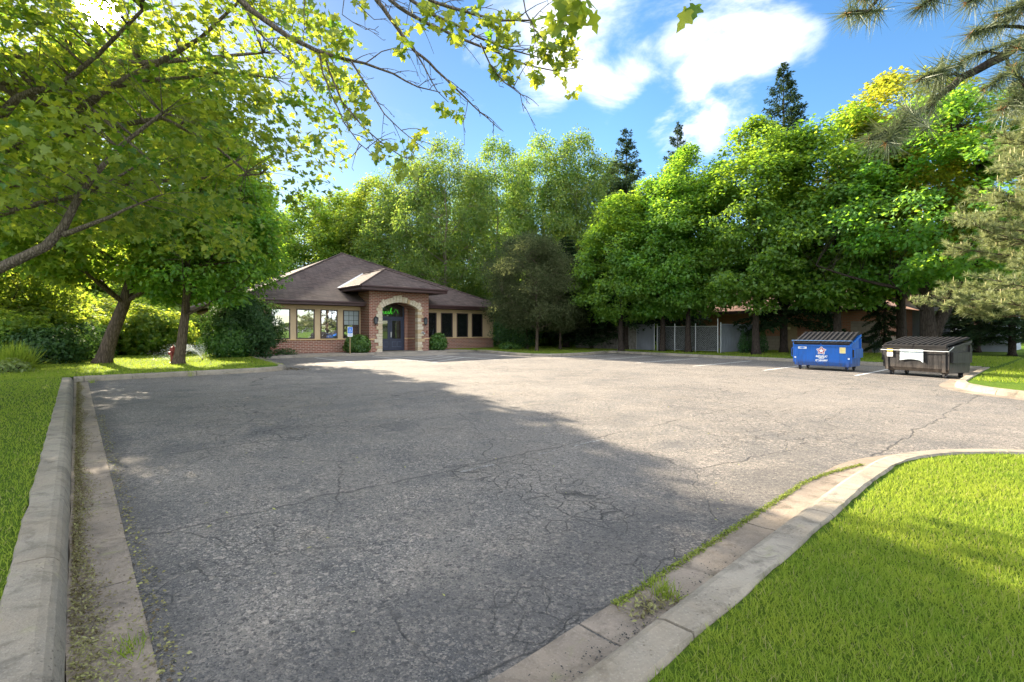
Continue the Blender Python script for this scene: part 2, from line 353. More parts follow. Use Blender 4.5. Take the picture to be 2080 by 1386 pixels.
def scatter(name, c, nrm, tng, size, tint, tmpl, m, parent=None):
    """one mesh of many little faces: template copies at c with normal nrm and length axis near tng"""
    c = np.asarray(c, float); nrm = np.asarray(nrm, float); tng = np.asarray(tng, float)
    nrm /= np.linalg.norm(nrm, axis=1)[:, None] + 1e-9
    tng = tng - nrm*(tng*nrm).sum(1)[:, None]; tng /= np.linalg.norm(tng, axis=1)[:, None] + 1e-9
    bi = np.cross(nrm, tng); tv, tf = tmpl; K = len(tv); n = len(c)
    size = np.broadcast_to(np.asarray(size, float), (n,))
    V = c[:, None, :] + size[:, None, None]*(tv[None, :, 0:1]*tng[:, None, :] + tv[None, :, 1:2]*bi[:, None, :] + tv[None, :, 2:3]*nrm[:, None, :])
    fl = np.concatenate([np.array(f) for f in tf]); ln = np.array([len(f) for f in tf])
    loops = (np.arange(n)[:, None]*K + fl[None, :]).ravel()
    tot = np.tile(ln, n); start = np.concatenate([[0], np.cumsum(tot)[:-1]])
    me = bpy.data.meshes.new(name)
    me.vertices.add(n*K); me.vertices.foreach_set('co', V.astype(np.float32).ravel())
    me.loops.add(len(loops)); me.loops.foreach_set('vertex_index', loops.astype(np.int32))
    me.polygons.add(len(tot)); me.polygons.foreach_set('loop_start', start.astype(np.int32)); me.polygons.foreach_set('loop_total', tot.astype(np.int32))
    me.update(calc_edges=True)
    a = me.attributes.new('tint', 'FLOAT', 'POINT'); a.data.foreach_set('value', np.repeat(np.clip(tint, 0, 1), K).astype(np.float32))
    me.materials.append(M[m] if isinstance(m, str) else m)
    o = bpy.data.objects.new(name, me); COL.objects.link(o)
    if parent: o.parent = parent
    return o
def rnd_unit(rs, n):
    v = rs.normal(size=(n, 3)); return v/np.linalg.norm(v, axis=1)[:, None]

# ------------------------------------------------------------------ trees
def curve(a, b, bend, k=5):
    a = Vector(a); b = Vector(b); m = (a+b)/2 + Vector(bend)
    return [a*(1-t)**2 + m*2*t*(1-t) + b*t*t for t in [i/(k-1) for i in range(k)]]
def foliate(rs, mb, nodes, nrad, centers, per, crad, flat, size, tilt, tmpl, m, root, centre, twig_r=.008, droop=.3, name='crown', twig_k=3, up=1.0):
    """a twig from the nearest limb point to every clump centre, then leaves round the clump"""
    nodes = np.array([tuple(p) for p in nodes]); cs = np.asarray(centers)
    C = []; NR = []; TG = []; TI = []
    for c in cs:
        dv = nodes - c; d = np.sqrt((dv**2).sum(1)) + np.maximum(0, dv[:, 2])*.6
        j = int(d.argmin()); a = Vector(nodes[j]); b = Vector(c)
        if twig_k and (b-a).length > .15:
            mb.tube(curve(a, b, (0, 0, .12*(b-a).length)), [min(nrad[j]*.5, twig_r*(1+1.2*(b-a).length)), twig_r, twig_r*.8, twig_r*.6, twig_r*.35], twig_k, False)
        n = max(3, int(per*rs.uniform(.6, 1.4)))
        q = rnd_unit(rs, n)*(rs.uniform(0, 1, n)**.45)[:, None]*crad*rs.uniform(.75, 1.3); q[:, 2] *= flat
        q[:, 2] -= droop*(q[:, 0]**2 + q[:, 1]**2)/max(crad, .01)
        C.append(c+q); out = (c - np.array(centre)); out = out/(np.linalg.norm(out)+1e-6)
        NR.append(rnd_unit(rs, n)*tilt + np.array([0, 0, up]) + .45*out)
        tg = q + rnd_unit(rs, n)*crad*.5; tg[:, 2] -= crad*.4; TG.append(tg)
        TI.append(np.clip(rs.normal(rs.uniform(.2, .75), .2, n), 0, 1))
    C = np.concatenate(C)
    return scatter(name, C, np.concatenate(NR), np.concatenate(TG), size*rs.uniform(.65, 1.25, len(C)), np.concatenate(TI), tmpl, m, root)

def make_tree(name, label, cat, seed, H, base, R, tr, n_limb, n_cl, per, leaf, tmpl, lm, bm, prof, crad=.6, flat=.5, lean=(0, 0), trunk_top=.8, fork=None, tilt=.9, droop=.3, group=None, inner=.35, off=(0, 0), gap=-.12, up=1.0):
    rs = np.random.RandomState(seed); rd = random.Random(seed)
    root = thing(name, label, cat, group=group)
    mb = MB(); nodes = []; nr = []
    k = 9; zt = H*trunk_top
    pts = [Vector((lean[0]*(z/base if z < base else 1+.3*(z-base)/H) + .05*H*.2*noise.noise((seed, z*.35, 0))*(z > .3), lean[1]*(z/base if z < base else 1+.3*(z-base)/H) + .05*H*.2*noise.noise((seed, z*.35, 5))*(z > .3), z)) for z in [zt*(i/(k-1))**1.0 for i in range(k)]]
    pts.insert(1, pts[0].lerp(pts[1], .18)); pts.insert(2, pts[0].lerp(pts[2], .45))
    rad = [tr*1.5, tr*1.15, tr*1.02] + [tr*(1-.88*(i/(k-1))) for i in range(1, k)]
    mb.tube(pts, rad, 12)
    for p, r_ in zip(pts, rad):
        if p.z > base*.9: nodes.append(p); nr.append(r_)
    ox, oy = off
    def env(z): return R*prof(max(0, min(1, (z-base)/(H-base))))
    for i in range(n_limb):
        f = (i+.5)/n_limb; z0 = base*.75 + (zt-base*.75)*f**1.1*.95
        az = i*2.399 + rd.uniform(-.4, .4)
        j = min(range(len(pts)), key=lambda q: abs(pts[q].z-z0)); a = pts[j].copy()
        z1 = min(H*.96, z0 + rd.uniform(.5, 1.2)*R*.55); L = env(z1)*rd.uniform(.7, .95)
        b = Vector((ox + lean[0] + math.cos(az)*L, oy + lean[1] + math.sin(az)*L, z1))
        cv = curve(a, b, (0, 0, -.1*L), 7); r0 = max(.02, rad[j]*.45)
        rr = [r0*(1-.85*t/6) for t in range(7)]; mb.tube(cv, rr, 6, False)
        nodes += cv[1:]; nr += rr[1:]
    cs = []; tries = 0
    while len(cs) < n_cl and tries < n_cl*20:
        tries += 1
        t = rd.uniform(0.0, 1.0); z = base + (H-base)*t; az = rd.uniform(0, 6.2832)
        e = R*prof(t)*(1 + .30*noise.noise((math.cos(az)*1.4+seed, math.sin(az)*1.4, z*1.3/R*1.6)))
        if rd.random() > (prof(t)+.08): continue
        rr = e*(inner + (1-inner)*rd.random()**.55)
        p = (ox + lean[0] + math.cos(az)*rr, oy + lean[1] + math.sin(az)*rr, z)
        if noise.noise((p[0]*.75+seed*3, p[1]*.75, p[2]*.75)) < gap: continue
        cs.append(p)
    foliate(rs, mb, nodes, nr, cs, per, crad, flat, leaf, tilt, tmpl, lm, root, (ox+lean[0], oy+lean[1], base+(H-base)*.4), droop=droop, twig_r=.006 if H < 9 else .010, up=up)
    mb.build('trunk', bm, root, True)
    return root
p_round = lambda t: math.sqrt(max(0, 1-((.42-t)/.52)**2)) if t < .42 else math.sqrt(max(0, 1-((t-.42)/.585)**2))
p_egg = lambda t: (min(1, (t+.06)/.22)**.6)*max(0, 1-t**2.6)**.6
p_tall = lambda t: (min(1, (t+.05)/.3)**.7)*max(0, 1-t**3.0)**.62
p_dome = lambda t: (.72+.28*min(1, t/.25))*max(0, 1-t**2.2)**.55

def make_spruce(name, label, seed, H, R, skirt, n_whorl, m='n_spruce', group=None, dens=1.0):
    rs = np.random.RandomState(seed); root = thing(name, label, 'tree', group=group)
    mb = MB(); mb.tube([(0, 0, 0), (0, 0, .4), (0, 0, H*.5), (0, 0, H*.99)], [H*.018, H*.013, H*.008, .012], 8)
    C = []; NR = []; TG = []; SZ = []
    for i in range(n_whorl):
        t = i/(n_whorl-1); z = skirt + (H-skirt)*t**.9
        L0 = R*(1-t)**.66 + .10
        for j in range(rs.randint(5, 8)):
            az = rs.uniform(0, 6.283); L = L0*rs.uniform(.65, 1.1); zz = z + rs.uniform(-.15, .15)
            dz = (.25*L if t > .6 else -.32*L)*rs.uniform(.6, 1.2)
            cv = curve((0, 0, zz), (math.cos(az)*L, math.sin(az)*L, zz+dz), (0, 0, .10*L if t < .6 else -.08*L), 6)
            mb.tube(cv, [.022*(1-t)+.006]+[.012*(1-t)+.004]*4+[.003], 3, False)
            n = int((16 + 58*L)*dens); s = rs.uniform(.12, 1, n)**.8
            cvn = np.array([tuple(q) for q in cv]); idx = s*5; i0 = np.minimum(idx.astype(int), 4); fr = (idx-i0)[:, None]
            p = cvn[i0]*(1-fr) + cvn[i0+1]*fr
            side = np.array([-math.sin(az), math.cos(az), 0]); w = rs.uniform(-1, 1, n)*.34*L*(1-.75*s)
            p = p + side*w[:, None]; p[:, 2] -= np.abs(rs.normal(0, .10, n)) + .12*np.abs(w)
            C.append(p); NR.append(np.array([0, 0, 1]) + rnd_unit(rs, n)*.8)
            tg = np.array([math.cos(az), math.sin(az), -.5]) + side*(np.sign(w)*.8)[:, None] + rnd_unit(rs, n)*.35; TG.append(tg)
            SZ.append(rs.uniform(.16, .34, n)*(.65+.35*(1-t)))
    C = np.concatenate(C); n = len(C)
    scatter('crown', C, np.concatenate(NR), np.concatenate(TG), np.concatenate(SZ), rs.uniform(0, 1, n)**1.4, T_SLIM, m, root)
    mb.build('trunk', 'bark_dark', root, True)
    return root

def make_shrub(name, label, seed, rx, ry, h, n, leaf, tmpl, m, z0=.05, group=None, cat='shrub', shape=1.0, lump=.22):
    rs = np.random.RandomState(seed); root = thing(name, label, cat, group=group); mb = MB()
    d = rnd_unit(rs, n); d[:, 2] = np.where(d[:, 2] < -.9, -d[:, 2], d[:, 2])
    f = np.array([1 + lump*noise.noise((q[0]*2.6+seed, q[1]*2.6, q[2]*2.6)) + lump*.5*noise.noise((q[0]*7+seed, q[1]*7, q[2]*7)) for q in d])
    rr = f*(1-.55*rs.uniform(0, 1, n)**2.2)
    hz = (h-z0)/2*shape; low = np.where(d[:, 2] < 0, 1+.22*-d[:, 2], 1)[:, None]; c = np.stack([d[:, 0]*rx*rr, d[:, 1]*ry*rr, z0 + (h-z0)*.46 + d[:, 2]*(h-z0)*.54*rr], 1); c[:, :2] *= low; c[:, 2] = np.maximum(c[:, 2], .03)
    scatter('crown', c, d*.9 + rnd_unit(rs, n)*.75 + np.array([0, 0, .35]), rnd_unit(rs, n) + np.array([0, 0, -.3]), leaf*rs.uniform(.6, 1.3, n), np.clip(rs.normal(.45, .28, n) + .25*d[:, 2], 0, 1), tmpl, m, root)
    for i in range(7):
        a = i*.9+seed; mb.tube(curve((math.cos(a)*.06, math.sin(a)*.06, 0), (math.cos(a)*rx*.6, math.sin(a)*ry*.6, h*.6), (0, 0, .1*h), 5), [.03, .025, .018, .012, .006], 5, False)
    mb.build('trunk', 'bark_dark', root, True)
    return root

# ------------------------------------------------------------------ the lot: outline of the kerb face in grid coordinates
def arc(cx, cy, r, a0, a1, n=10):
    return [(cx+r*math.cos(math.radians(a0+(a1-a0)*i/n)), cy+r*math.sin(math.radians(a0+(a1-a0)*i/n))) for i in range(n+1)]
NEAR = [(0, 1.32), (1.7, 1.39), (3.7, 1.48), (5.2, 1.55)] + arc(6.2, -.92, 2.48, 88, 0, 12) + [(8.68, -5), (8.68, -30)]
EXIT = [(15.25, -30), (15.25, -.6)] + arc(18.25, -.5, 3.0, 176, 92, 10) + [(21, 2.62), (25.2, 2.75)]
EAST = [(25.2, 2.75), (25.35, 5.5), (25.7, 12), (26.2, 18)] + [(26.5, 20.3), (26.2, 20.75), (25.6, 20.6), (24, 20.2), (22.6, 19.95), (21.2, 20.0), (20.2, 20.3), (19.65, 21.2), (19.75, 22.6), (20.5, 26), (21.1, 28.2)]
WEST = [(6.95, 28.2), (6.85, 27.4), (6.35, 22), (6.15, 20.6), (5.75, 19.75), (5.0, 19.4), (2.6, 19.28), (-.10, 19.2)]
LEFT = [(-.10, 19.2), (-.04, 1.32)]
LOT = NEAR + EXIT + EAST[1:] + WEST + LEFT[1:-1]

def resample(pts, step):
    out = [Vector((*pts[0], 0))]
    for a, b in zip(pts[:-1], pts[1:]):
        a = Vector((*a, 0)); b = Vector((*b, 0)); n = max(1, round((b-a).length/step))
        out += [a.lerp(b, (i+1)/n) for i in range(n)]
    return out
def sweep(mb, pts, prof, joint_every, gap=.016, step=.12):
    """sweep profile (offset to the right-hand side of travel, z) along pts in lot coordinates, cut into cast lengths"""
    pts = resample(pts, step); n = len(pts); nor = []
    for i in range(n):
        d = (pts[min(i+1, n-1)]-pts[max(i-1, 0)]).normalized(); nor.append(Vector((d.y, -d.x, 0)))
    acc = 0; run = [0]; start = 0
    def emit(a, b):
        V = []
        for i in range(a, b+1):
            p = pts[i].copy(); d = (pts[min(i+1, n-1)]-pts[max(i-1, 0)]).normalized()
            if i == a and a > 0: p += d*gap
            jz = (hash((round(pts[a].x*7), round(pts[a].y*5))) % 100/100-.5)*.008
            nz = lambda q: noise.noise((p.x*2.3+q*7, p.y*2.3, q)); V += [tuple(W(*(p+nor[i]*(o+(.011*nz(k_)+.006*noise.noise((p.x*17, p.y*17, k_)))*(.35+(k_ > len(prof)-4)))).xy, z+jz*(z > .03)+.004*nz(k_+9)*(z > .03))) for k_, (o, z) in enumerate(prof)]
        k = len(prof); Fc = []
        for i in range(b-a):
            Fc += [(i*k+j, i*k+j+1, (i+1)*k+j+1, (i+1)*k+j) for j in range(k-1)]
        Fc += [tuple(range(k)), tuple(range((b-a)*k, (b-a+1)*k))[::-1]]
        mb.cur = random.random(); mb.add(V, Fc)
    for i in range(1, n):
        acc += (pts[i]-pts[i-1]).length
        if acc >= joint_every or i == n-1: emit(start, i); start = i; acc = 0
    return mb
# travelling NEAR ... LEFT the lot lies on the left; the kerb stands to the right
KP = [(-.004, -.05), (.0, .015), (.018, .070), (.036, .112), (.062, .139), (.10, .152), (.235, .153), (.25, .13), (.255, -.05)]
GP = [(-.31, -.05), (-.31, .006), (-.16, .002), (-.005, .010), (-.005, -.05)]
structure(sweep(MB(), NEAR, KP, 2.0).build('kerb', 'kerb'))
structure(sweep(MB(), EXIT, KP, 2.6).build('kerb', 'kerb'))
structure(sweep(MB(), EAST, KP, 2.8).build('kerb', 'kerb'))
structure(sweep(MB(), WEST, KP, 2.8).build('kerb', 'kerb'))
structure(sweep(MB(), [LEFT[0], LEFT[1]], KP, 2.1).build('kerb', 'kerb'))
structure(sweep(MB(), NEAR[:9], GP, 1.9).build('gutter', 'gutter'))
structure(sweep(MB(), [(-.10, 18.9), (-.042, 1.5)], GP, 2.1).build('gutter', 'gutter'))
structure(sweep(MB(), EXIT[2:], GP, 2.6).build('gutter', 'gutter'))

def sheet(name, pts, z, m, local=None):
    mb = MB(); mb.add([tuple(W(u, v, z)) for u, v in pts], [tuple(range(len(pts)))]); return structure(mb.build(name, m))
# earth to the horizon, the asphalt sheet, and the lawns laid round it
g = MB(); g.add([(-900, -900, -.06), (900, -900, -.06), (900, 900, -.06), (-900, 900, -.06)], [(0, 1, 2, 3)])
structure(g.build('ground', 'lawn'))
sheet('asphalt', [(-.02, -32), (27, -32), (27, 28.4), (-.02, 28.4)], 0, 'asphalt')
def off(pts, d):
    r = resample(pts, .4); n = len(r); o = []
    for i in range(n):
        q = (r[min(i+1, n-1)]-r[max(i-1, 0)]).normalized(); o.append((r[i].x+q.y*d, r[i].y-q.x*d))
    return o
K = .24
nearo = off(NEAR, K); exito = off(EXIT, K); easto = off(EAST, K); westo = off(WEST, K)
LZ = .128
sheet('lawn', nearo + [(8.9, -60), (-60, -60), (-60, 1.0)], LZ, 'lawn')
sheet('lawn', [(-.29, 1.0), (-.345, 19.44)] + [] + [(-60, 19.44), (-60, 1.0)], LZ, 'lawn')
sheet('lawn', [p for p in westo[:-1]] + [(-.345, 19.44), (-60, 19.44), (-60, 90), (7.0, 90), (7.0, 28.4)], LZ, 'lawn')
sheet('lawn', exito + [(25.5, 2.45), (130, 2.45), (130, -60), (15.5, -60)], LZ, 'lawn')
sheet('lawn', [(25.49, 2.45)] + easto[2:] + [(21.4, 28.5), (21.4, 31), (25, 31), (25, 90), (130, 90), (130, 2.45)], LZ, 'lawn')
# walk along the front of the building with a flush ramp at the entrance
walk = MB(); walk.prism([(6.9, 28.25), (13.4, 28.25), (13.9, 28.6), (18.1, 28.6), (18.6, 28.25), (21.1, 28.25), (21.4, 31.0), (6.9, 31.0)], 2, -.05, .115)
walk.v = [tuple(W(*p)) for p in walk.v]; structure(walk.build('walk', 'walk', bevel=.015))
rp = [(13.42, 28.24), (13.0, 27.2), (13.2, 26.4), (14.2, 25.9), (17.2, 25.6), (18.2, 26.0), (18.6, 27.2), (18.58, 28.24)]
ramp = MB(); ramp.add([tuple(W(u, v, .004)) for u, v in rp] + [tuple(W(13.9, 28.59, .112)), tuple(W(18.1, 28.59, .112))], [(0, 1, 2, 3, 4, 5, 6, 7), (0, 7, 9, 8)])
structure(ramp.build('ramp', 'walk'))

# stall lines, worn white
def line(u0, v0, u1, v1, w=.10, m='paint'):
    a = W(u0, v0, .004); b = W(u1, v1, .004); d = (b-a).normalized(); n = Vector((-d.y, d.x, 0))*w/2
    mb = MB(); mb.add([a-n, b-n, b+n, a+n], [(0, 1, 2, 3)]); return structure(mb.build('parking_line', m))
for v in (5.14, 8.05, 10.9, 13.7, 16.5, 19.0): line(19.3, v, 24.9, v+.05)
for q in ((3.05, 4.37, 3.5, 4.375, .05), (4.85, 4.40, 5.45, 4.40, .06), (4.2, 4.39, 4.5, 4.39, .04), (4.95, 9.98, 5.35, 9.99, .07), (5.55, 9.99, 5.7, 9.99, .06)): line(*q, 'worn_paint')
line(12.55, 19.8, 12.55, 26.6); line(16.05, 19.6, 16.1, 25.5); line(9.7, 22.5, 9.75, 27.8); line(18.9, 22, 18.95, 27.5)
for k in range(5): line(12.62, 20.3+k*1.25, 16.0, 22.6+k*1.05, .09)

# ------------------------------------------------------------------ the office
BU = 16.1; BV = 31.0
B = thing('office_building', 'single storey red brick office with brown hipped roof and arched stone entrance', 'building', W(BU, BV, .0), TH)
def L(u): return u-BU
wl, wr = L(7.4), L(24.8); D = 17.6; PW0, PW1 = L(13.82), L(18.12); pf = 29.72-BV
EZ0, EZ1 = 3.02, 3.27
# brick walls (base in front, full height on the sides), stucco band above
mb = MB(); mb.box(wl, PW0+.2, 0, .3, 0, .90); mb.box(PW1-.2, wr, 0, .3, 0, .90); mb.box(wl, wl+.3, .3, D, 0, 3.02); mb.box(wr-.3, wr, .3, D, 0, 3.02); mb.box(wl+.3, wr-.3, D-.3, D, 0, 3.02)
mb.build('brick_wall', 'brick', B)
for a, b in ((wl, PW0+.2), (PW1-.2, wr)): mb = MB(); mb.box(a, b, .02, .3, .97, EZ0); mb.build('stucco_wall', 'stucco', B)
for q in ((wl-.04, PW0, -.06, .29), (PW1, wr+.04, -.06, .29), (wl-.06, wl+.0, .30, D)): mb = MB(); mb.box(*q, .90, .97); mb.build('sill_band', 'cap', B, bevel=.008)
# porch: arched front wall, side walls and back wall
AC = (PW0+PW1)/2; AH = 1.29; SP = 2.93; RISE = .40
Rr = (AH**2+RISE**2)/(2*RISE)
def archpts(n=16, dr=0):
    a = math.asin(AH/Rr); return [(AC + (Rr+dr)*math.sin(-a+2*a*i/n), SP+RISE-Rr + (Rr+dr)*math.cos(-a+2*a*i/n)) for i in range(n+1)]
ap = archpts()
mb = MB()
mb.box(PW0, AC-AH, pf, pf+.4, 0, 3.97); mb.box(AC+AH, PW1, pf, pf+.4, 0, 3.97)
for (x0, z0), (x1, z1) in zip(ap[:-1], ap[1:]): mb.prism([(x0, z0), (x1, z1), (x1, 3.97), (x0, 3.97)], 1, pf, pf+.4)
mb.box(PW0, AC-AH, pf+.4, .35, 0, 3.97); mb.box(AC+AH, PW1, pf+.4, .35, 0, 3.97)
mb.box(AC-AH, AC-AH+.24, .05, .34, 0, 3.45); mb.box(AC+AH-.24, AC+AH, .05, .34, 0, 3.45)
for (x0, z0), (x1, z1) in zip(ap[:-1], ap[1:]): mb.prism([(x0, z0), (x1, z1), (x1, 3.9), (x0, 3.9)], 1, pf+.4, .06)
mb.build('porch_wall', 'brick', B)
for q in ((AC-AH+.001, AC-AH+.03, pf+.42, .04), (AC+AH-.03, AC+AH-.001, pf+.42, .04), (AC+AH-.26, AC+AH-.03, .02, .05), (AC-AH+.03, AC-AH+.26, .02, .05), (PW0-.02, PW0+.35, pf-.03, pf-.001), (PW1-.35, PW1+.02, pf-.03, pf-.001)):
    mb = MB(); mb.box(*q, .90, .97); mb.build('porch_band', 'cap', B)
# stone quoins and voussoirs
mb = MB(); rd = random.Random(3); z = 0.0; i = 0
while z < SP-.02:
    h = min(rd.uniform(.14, .26), SP-z); w = .30 if i % 2 else rd.uniform(.36, .50)
    for s in (-1, 1):
        mb.cur = rd.random(); w2 = max(.26, w + rd.uniform(-.05, .05)); a, b = AC+s*(AH-.012), AC+s*(AH+w2)
        mb.box(min(a, b), max(a, b), pf-.045-rd.uniform(0, .012), pf+.30, z+.006, z+h-.006)
    z += h; i += 1
a_ = math.asin(AH/Rr)+.10; nv = 17
for k in range(nv):
    a0 = -a_+2*a_*k/nv+.004; a1 = -a_+2*a_*(k+1)/nv-.004; ln = (.46 if k == nv//2 else rd.choice((.27, .34, .42)))
    mb.cur = rd.random(); cz = SP+RISE-Rr; r0 = Rr-.012; r1 = Rr+ln
    mb.prism([(AC+r0*math.sin(a0), cz+r0*math.cos(a0)), (AC+r1*math.sin(a0), cz+r1*math.cos(a0)), (AC+r1*math.sin(a1), cz+r1*math.cos(a1)), (AC+r0*math.sin(a1), cz+r0*math.cos(a1))], 1, pf-.055-rd.uniform(0, .02), pf+.30)
mb.build('stone_arch', 'stone', B, bevel=.012)
# roofs
OV = .8; SL = .465
def hip(x0, x1, y0, y1, z0, ridge_inset):
    h = ridge_inset*SL; xm = (x0+x1)/2
    return [(x0, y0, z0), (x1, y0, z0), (x1, y1, z0), (x0, y1, z0), (xm, y0+ridge_inset, z0+h), (xm, y1-ridge_inset, z0+h)]
x0, x1 = wl-OV, wr+OV; y0, y1 = -OV, D+OV; hw = (x1-x0)/2
hv = hip(x0, x1, y0, y1, EZ1, hw)
mb = MB(); mb.add(hv, [(0, 1, 4), (1, 2, 5, 4), (2, 3, 5), (3, 0, 4, 5)]); roof = mb.build('roof', 'shingle', B)
px0, px1 = AC-3.08, AC+3.08; py0 = pf-.9; pz = 4.25; phw = 3.08
pyb = (pz-EZ1)/SL - OV; papz = pz+phw*SL; pye = (papz-EZ1)/SL-OV
mb = MB(); mb.add([(px0, py0, pz), (px1, py0, pz), (px1, pyb, pz), (px0, pyb, pz), (AC, py0+phw, papz), (AC, pye, papz)], [(0, 1, 4), (1, 2, 5, 4), (3, 0, 4, 5)])
mb.build('porch_roof', 'shingle', B)
mb = MB()
def cap(a, b, r=.07): mb.tube([Vector(a).lerp(Vector(b), t)+Vector((0, 0, .015)) for t in (0, .5, 1)], r, 6)
for a, b in ((0, 4), (1, 4), (4, 5)): cap(hv[a], hv[b])
cap((px0, py0, pz), (AC, py0+phw, papz), .06); cap((px1, py0, pz), (AC, py0+phw, papz), .06); cap((AC, py0+phw, papz), (AC, pye, papz), .06)
mb.build('ridge_cap', 'shingle', roof)
mb = MB(); a = Vector((px0, pyb, pz)); b = Vector((AC, pye, papz)); q = Vector((-.07, -.02, .03))
mb.add([a+q+Vector((-.1, -.12, -.02)), a+Vector((.06, -.12, .03)), b+Vector((.09, 0, .035)), b+q], [(0, 1, 2, 3)])
a = Vector((px1, pyb, pz)); q = Vector((.07, -.02, .03)); mb.add([a+q+Vector((.1, -.12, -.02)), b+q, b+Vector((-.09, 0, .035)), a+Vector((-.06, -.12, .03))], [(0, 1, 2, 3)])
mb.build('flashing', 'flash', roof)
mb = MB()
mb.box(x0, px0+.9, y0, y0+.04, EZ0, EZ1-.004); mb.box(px1-.9, x1, y0, y0+.04, EZ0, EZ1-.004); mb.box(x0, x0+.04, y0+.04, y1, EZ0, EZ1-.004); mb.box(x1-.04, x1, y0+.04, y1, EZ0, EZ1-.004); mb.box(x0+.04, x1-.04, y1-.04, y1, EZ0, EZ1-.004)
mb.box(px0, px1, py0, py0+.04, 3.97, pz-.004); mb.box(px0, px0+.04, py0+.04, pyb+.1, 3.97, pz-.004); mb.box(px1-.04, px1, py0+.04, pyb+.1, 3.97, pz-.004)
mb.build('fascia', 'fascia', B, bevel=.01)
mb = MB()
mb.box(x0, PW0, y0-.10, y0-.002, EZ1-.10, EZ1+.012); mb.box(PW1, x1, y0-.10, y0-.002, EZ1-.10, EZ1+.012); mb.box(px0-.02, px1+.02, py0-.10, py0-.002, pz-.10, pz+.012); mb.box(px0-.10, px0-.002, py0, pyb-.1, pz-.10, pz+.012)
mb.build('gutter_trough', 'fascia', B, bevel=.02)
mb = MB(); mb.box(x0+.04, PW0, y0+.04, -.001, EZ0+.02, EZ0+.06); mb.box(PW1, x1-.04, y0+.04, -.001, EZ0+.02, EZ0+.06); mb.box(x0+.04, wl-.001, .0, D, EZ0+.02, EZ0+.06); mb.box(wr+.001, x1-.04, .0, D, EZ0+.02, EZ0+.06); mb.box(px0+.04, px1-.04, py0+.04, pyb, 3.98, 4.02)
mb.build('soffit', 'soffit', B)
# windows
def window(u, w, z0, z1, muntin=0, blind=0, gm='glass'):
    x = L(u); fr = MB(); t = .055
    fr.box(x, x+t, -.035, .06, z0, z1); fr.box(x+w-t, x+w, -.035, .06, z0, z1); fr.box(x+t, x+w-t, -.035, .06, z1-t, z1); fr.box(x+t, x+w-t, -.045, .06, z0, z0+t)
    f = fr.build('window', 'bronze', B)
    pn = MB(); pn.box(x+t, x+w-t, .004, .018, z0+t, z1-t); pn.build('pane', gm, f)
    zm = z0+(z1-z0)*.48
    if blind: bl = MB(); bl.box(x+t, x+w-t, -.004, .003, zm, z1-t); bl.build('blind', 'blind', f)
    if muntin:
        mu = MB(); ww = w-2*t
        for k in (1, 2): mu.box(x+t+ww*k/3-.011, x+t+ww*k/3+.011, -.016, -.005, zm, z1-t)
        for k in range(3): zz = zm+(z1-t-zm)*k/3; mu.box(x+t, x+w-t, -.020, -.0165, zz-.011, zz+.011)
        mu.build('muntin', 'black', f)
for k in range(4): window(8.40+1.42*k, 1.06, .98, 2.76, k >= 2, k == 3)
for k in range(4): window(18.55+1.385*k, 1.0, .98, 2.76, gm='dark_glass')
for k in range(5):   # narrow windows down the left side wall
    yy = 4.0+2.6*k; fr = MB(); fr.box(wl-.03, wl+.05, yy, yy+.7, .98, 2.7); f = fr.build('window', 'bronze', B); pn = MB(); pn.box(wl-.034, wl-.031, yy+.06, yy+.64, 1.04, 2.64); pn.build('pane', 'dark_glass', f)
# entrance: frame, transom, two leaves
dx0, dx1 = AC-AH+.24, AC+AH-.24; dy = .16; zd = .115
mb = MB(); mb.box(dx0, dx0+.07, dy-.04, dy+.1, zd, 3.35); mb.box(dx1-.07, dx1, dy-.04, dy+.1, zd, 3.35); mb.box(dx0+.07, dx1-.07, dy-.04, dy+.1, 2.30, 2.42)
mb.build('door_frame', 'door', B)
mb = MB(); mb.box(dx0+.07, dx1-.07, dy+.02, dy+.05, 2.42, 3.4); mb.build('transom', 'dark_glass', B)
mid = (dx0+dx1)/2
for s, (a, b) in enumerate(((dx0+.07, mid-.006), (mid+.006, dx1-.07))):
    d = MB(); st = .16; z0, z1 = zd+.02, 2.295; g0, g1 = .92, 2.14
    d.box(a, a+st, dy, dy+.05, z0, z1); d.box(b-st, b, dy, dy+.05, z0, z1); d.box(a+st, b-st, dy, dy+.05, z0, g0); d.box(a+st, b-st, dy, dy+.05, g1, z1)
    leaf = d.build('door', 'door', B)
    gl = MB(); gl.box(a+st, b-st, dy+.02, dy+.03, g0, g1); gl.build('pane', 'dark_glass', leaf)
    tr = MB()
    for k in range(2):
        xa = a+.15+k*(b-a-.24)/2; xb = xa+(b-a-.36)/2
        for (p, q, r, w_) in ((xa, xb, .70, .72), (xa, xb, .36, .38)): tr.box(p, q, dy-.014, dy-.001, r, w_)
        tr.box(xa, xa+.02, dy-.014, dy-.001, .38, .70)
    tr.build('moulding', M.setdefault('doorlight', plain('doorlight', (.12, .14, .19), .5)), leaf)
    if s == 1:
        h = MB(); h.box(a+.035, a+.095, dy-.05, dy-.001, 1.02, 1.38); h.build('handle', 'steel', leaf, bevel=.01)
    else:
        n = MB(); n.box(a+st+.02, a+st+.17, dy+.012, dy+.019, 1.55, 1.85); n.build('notice', 'white', leaf)
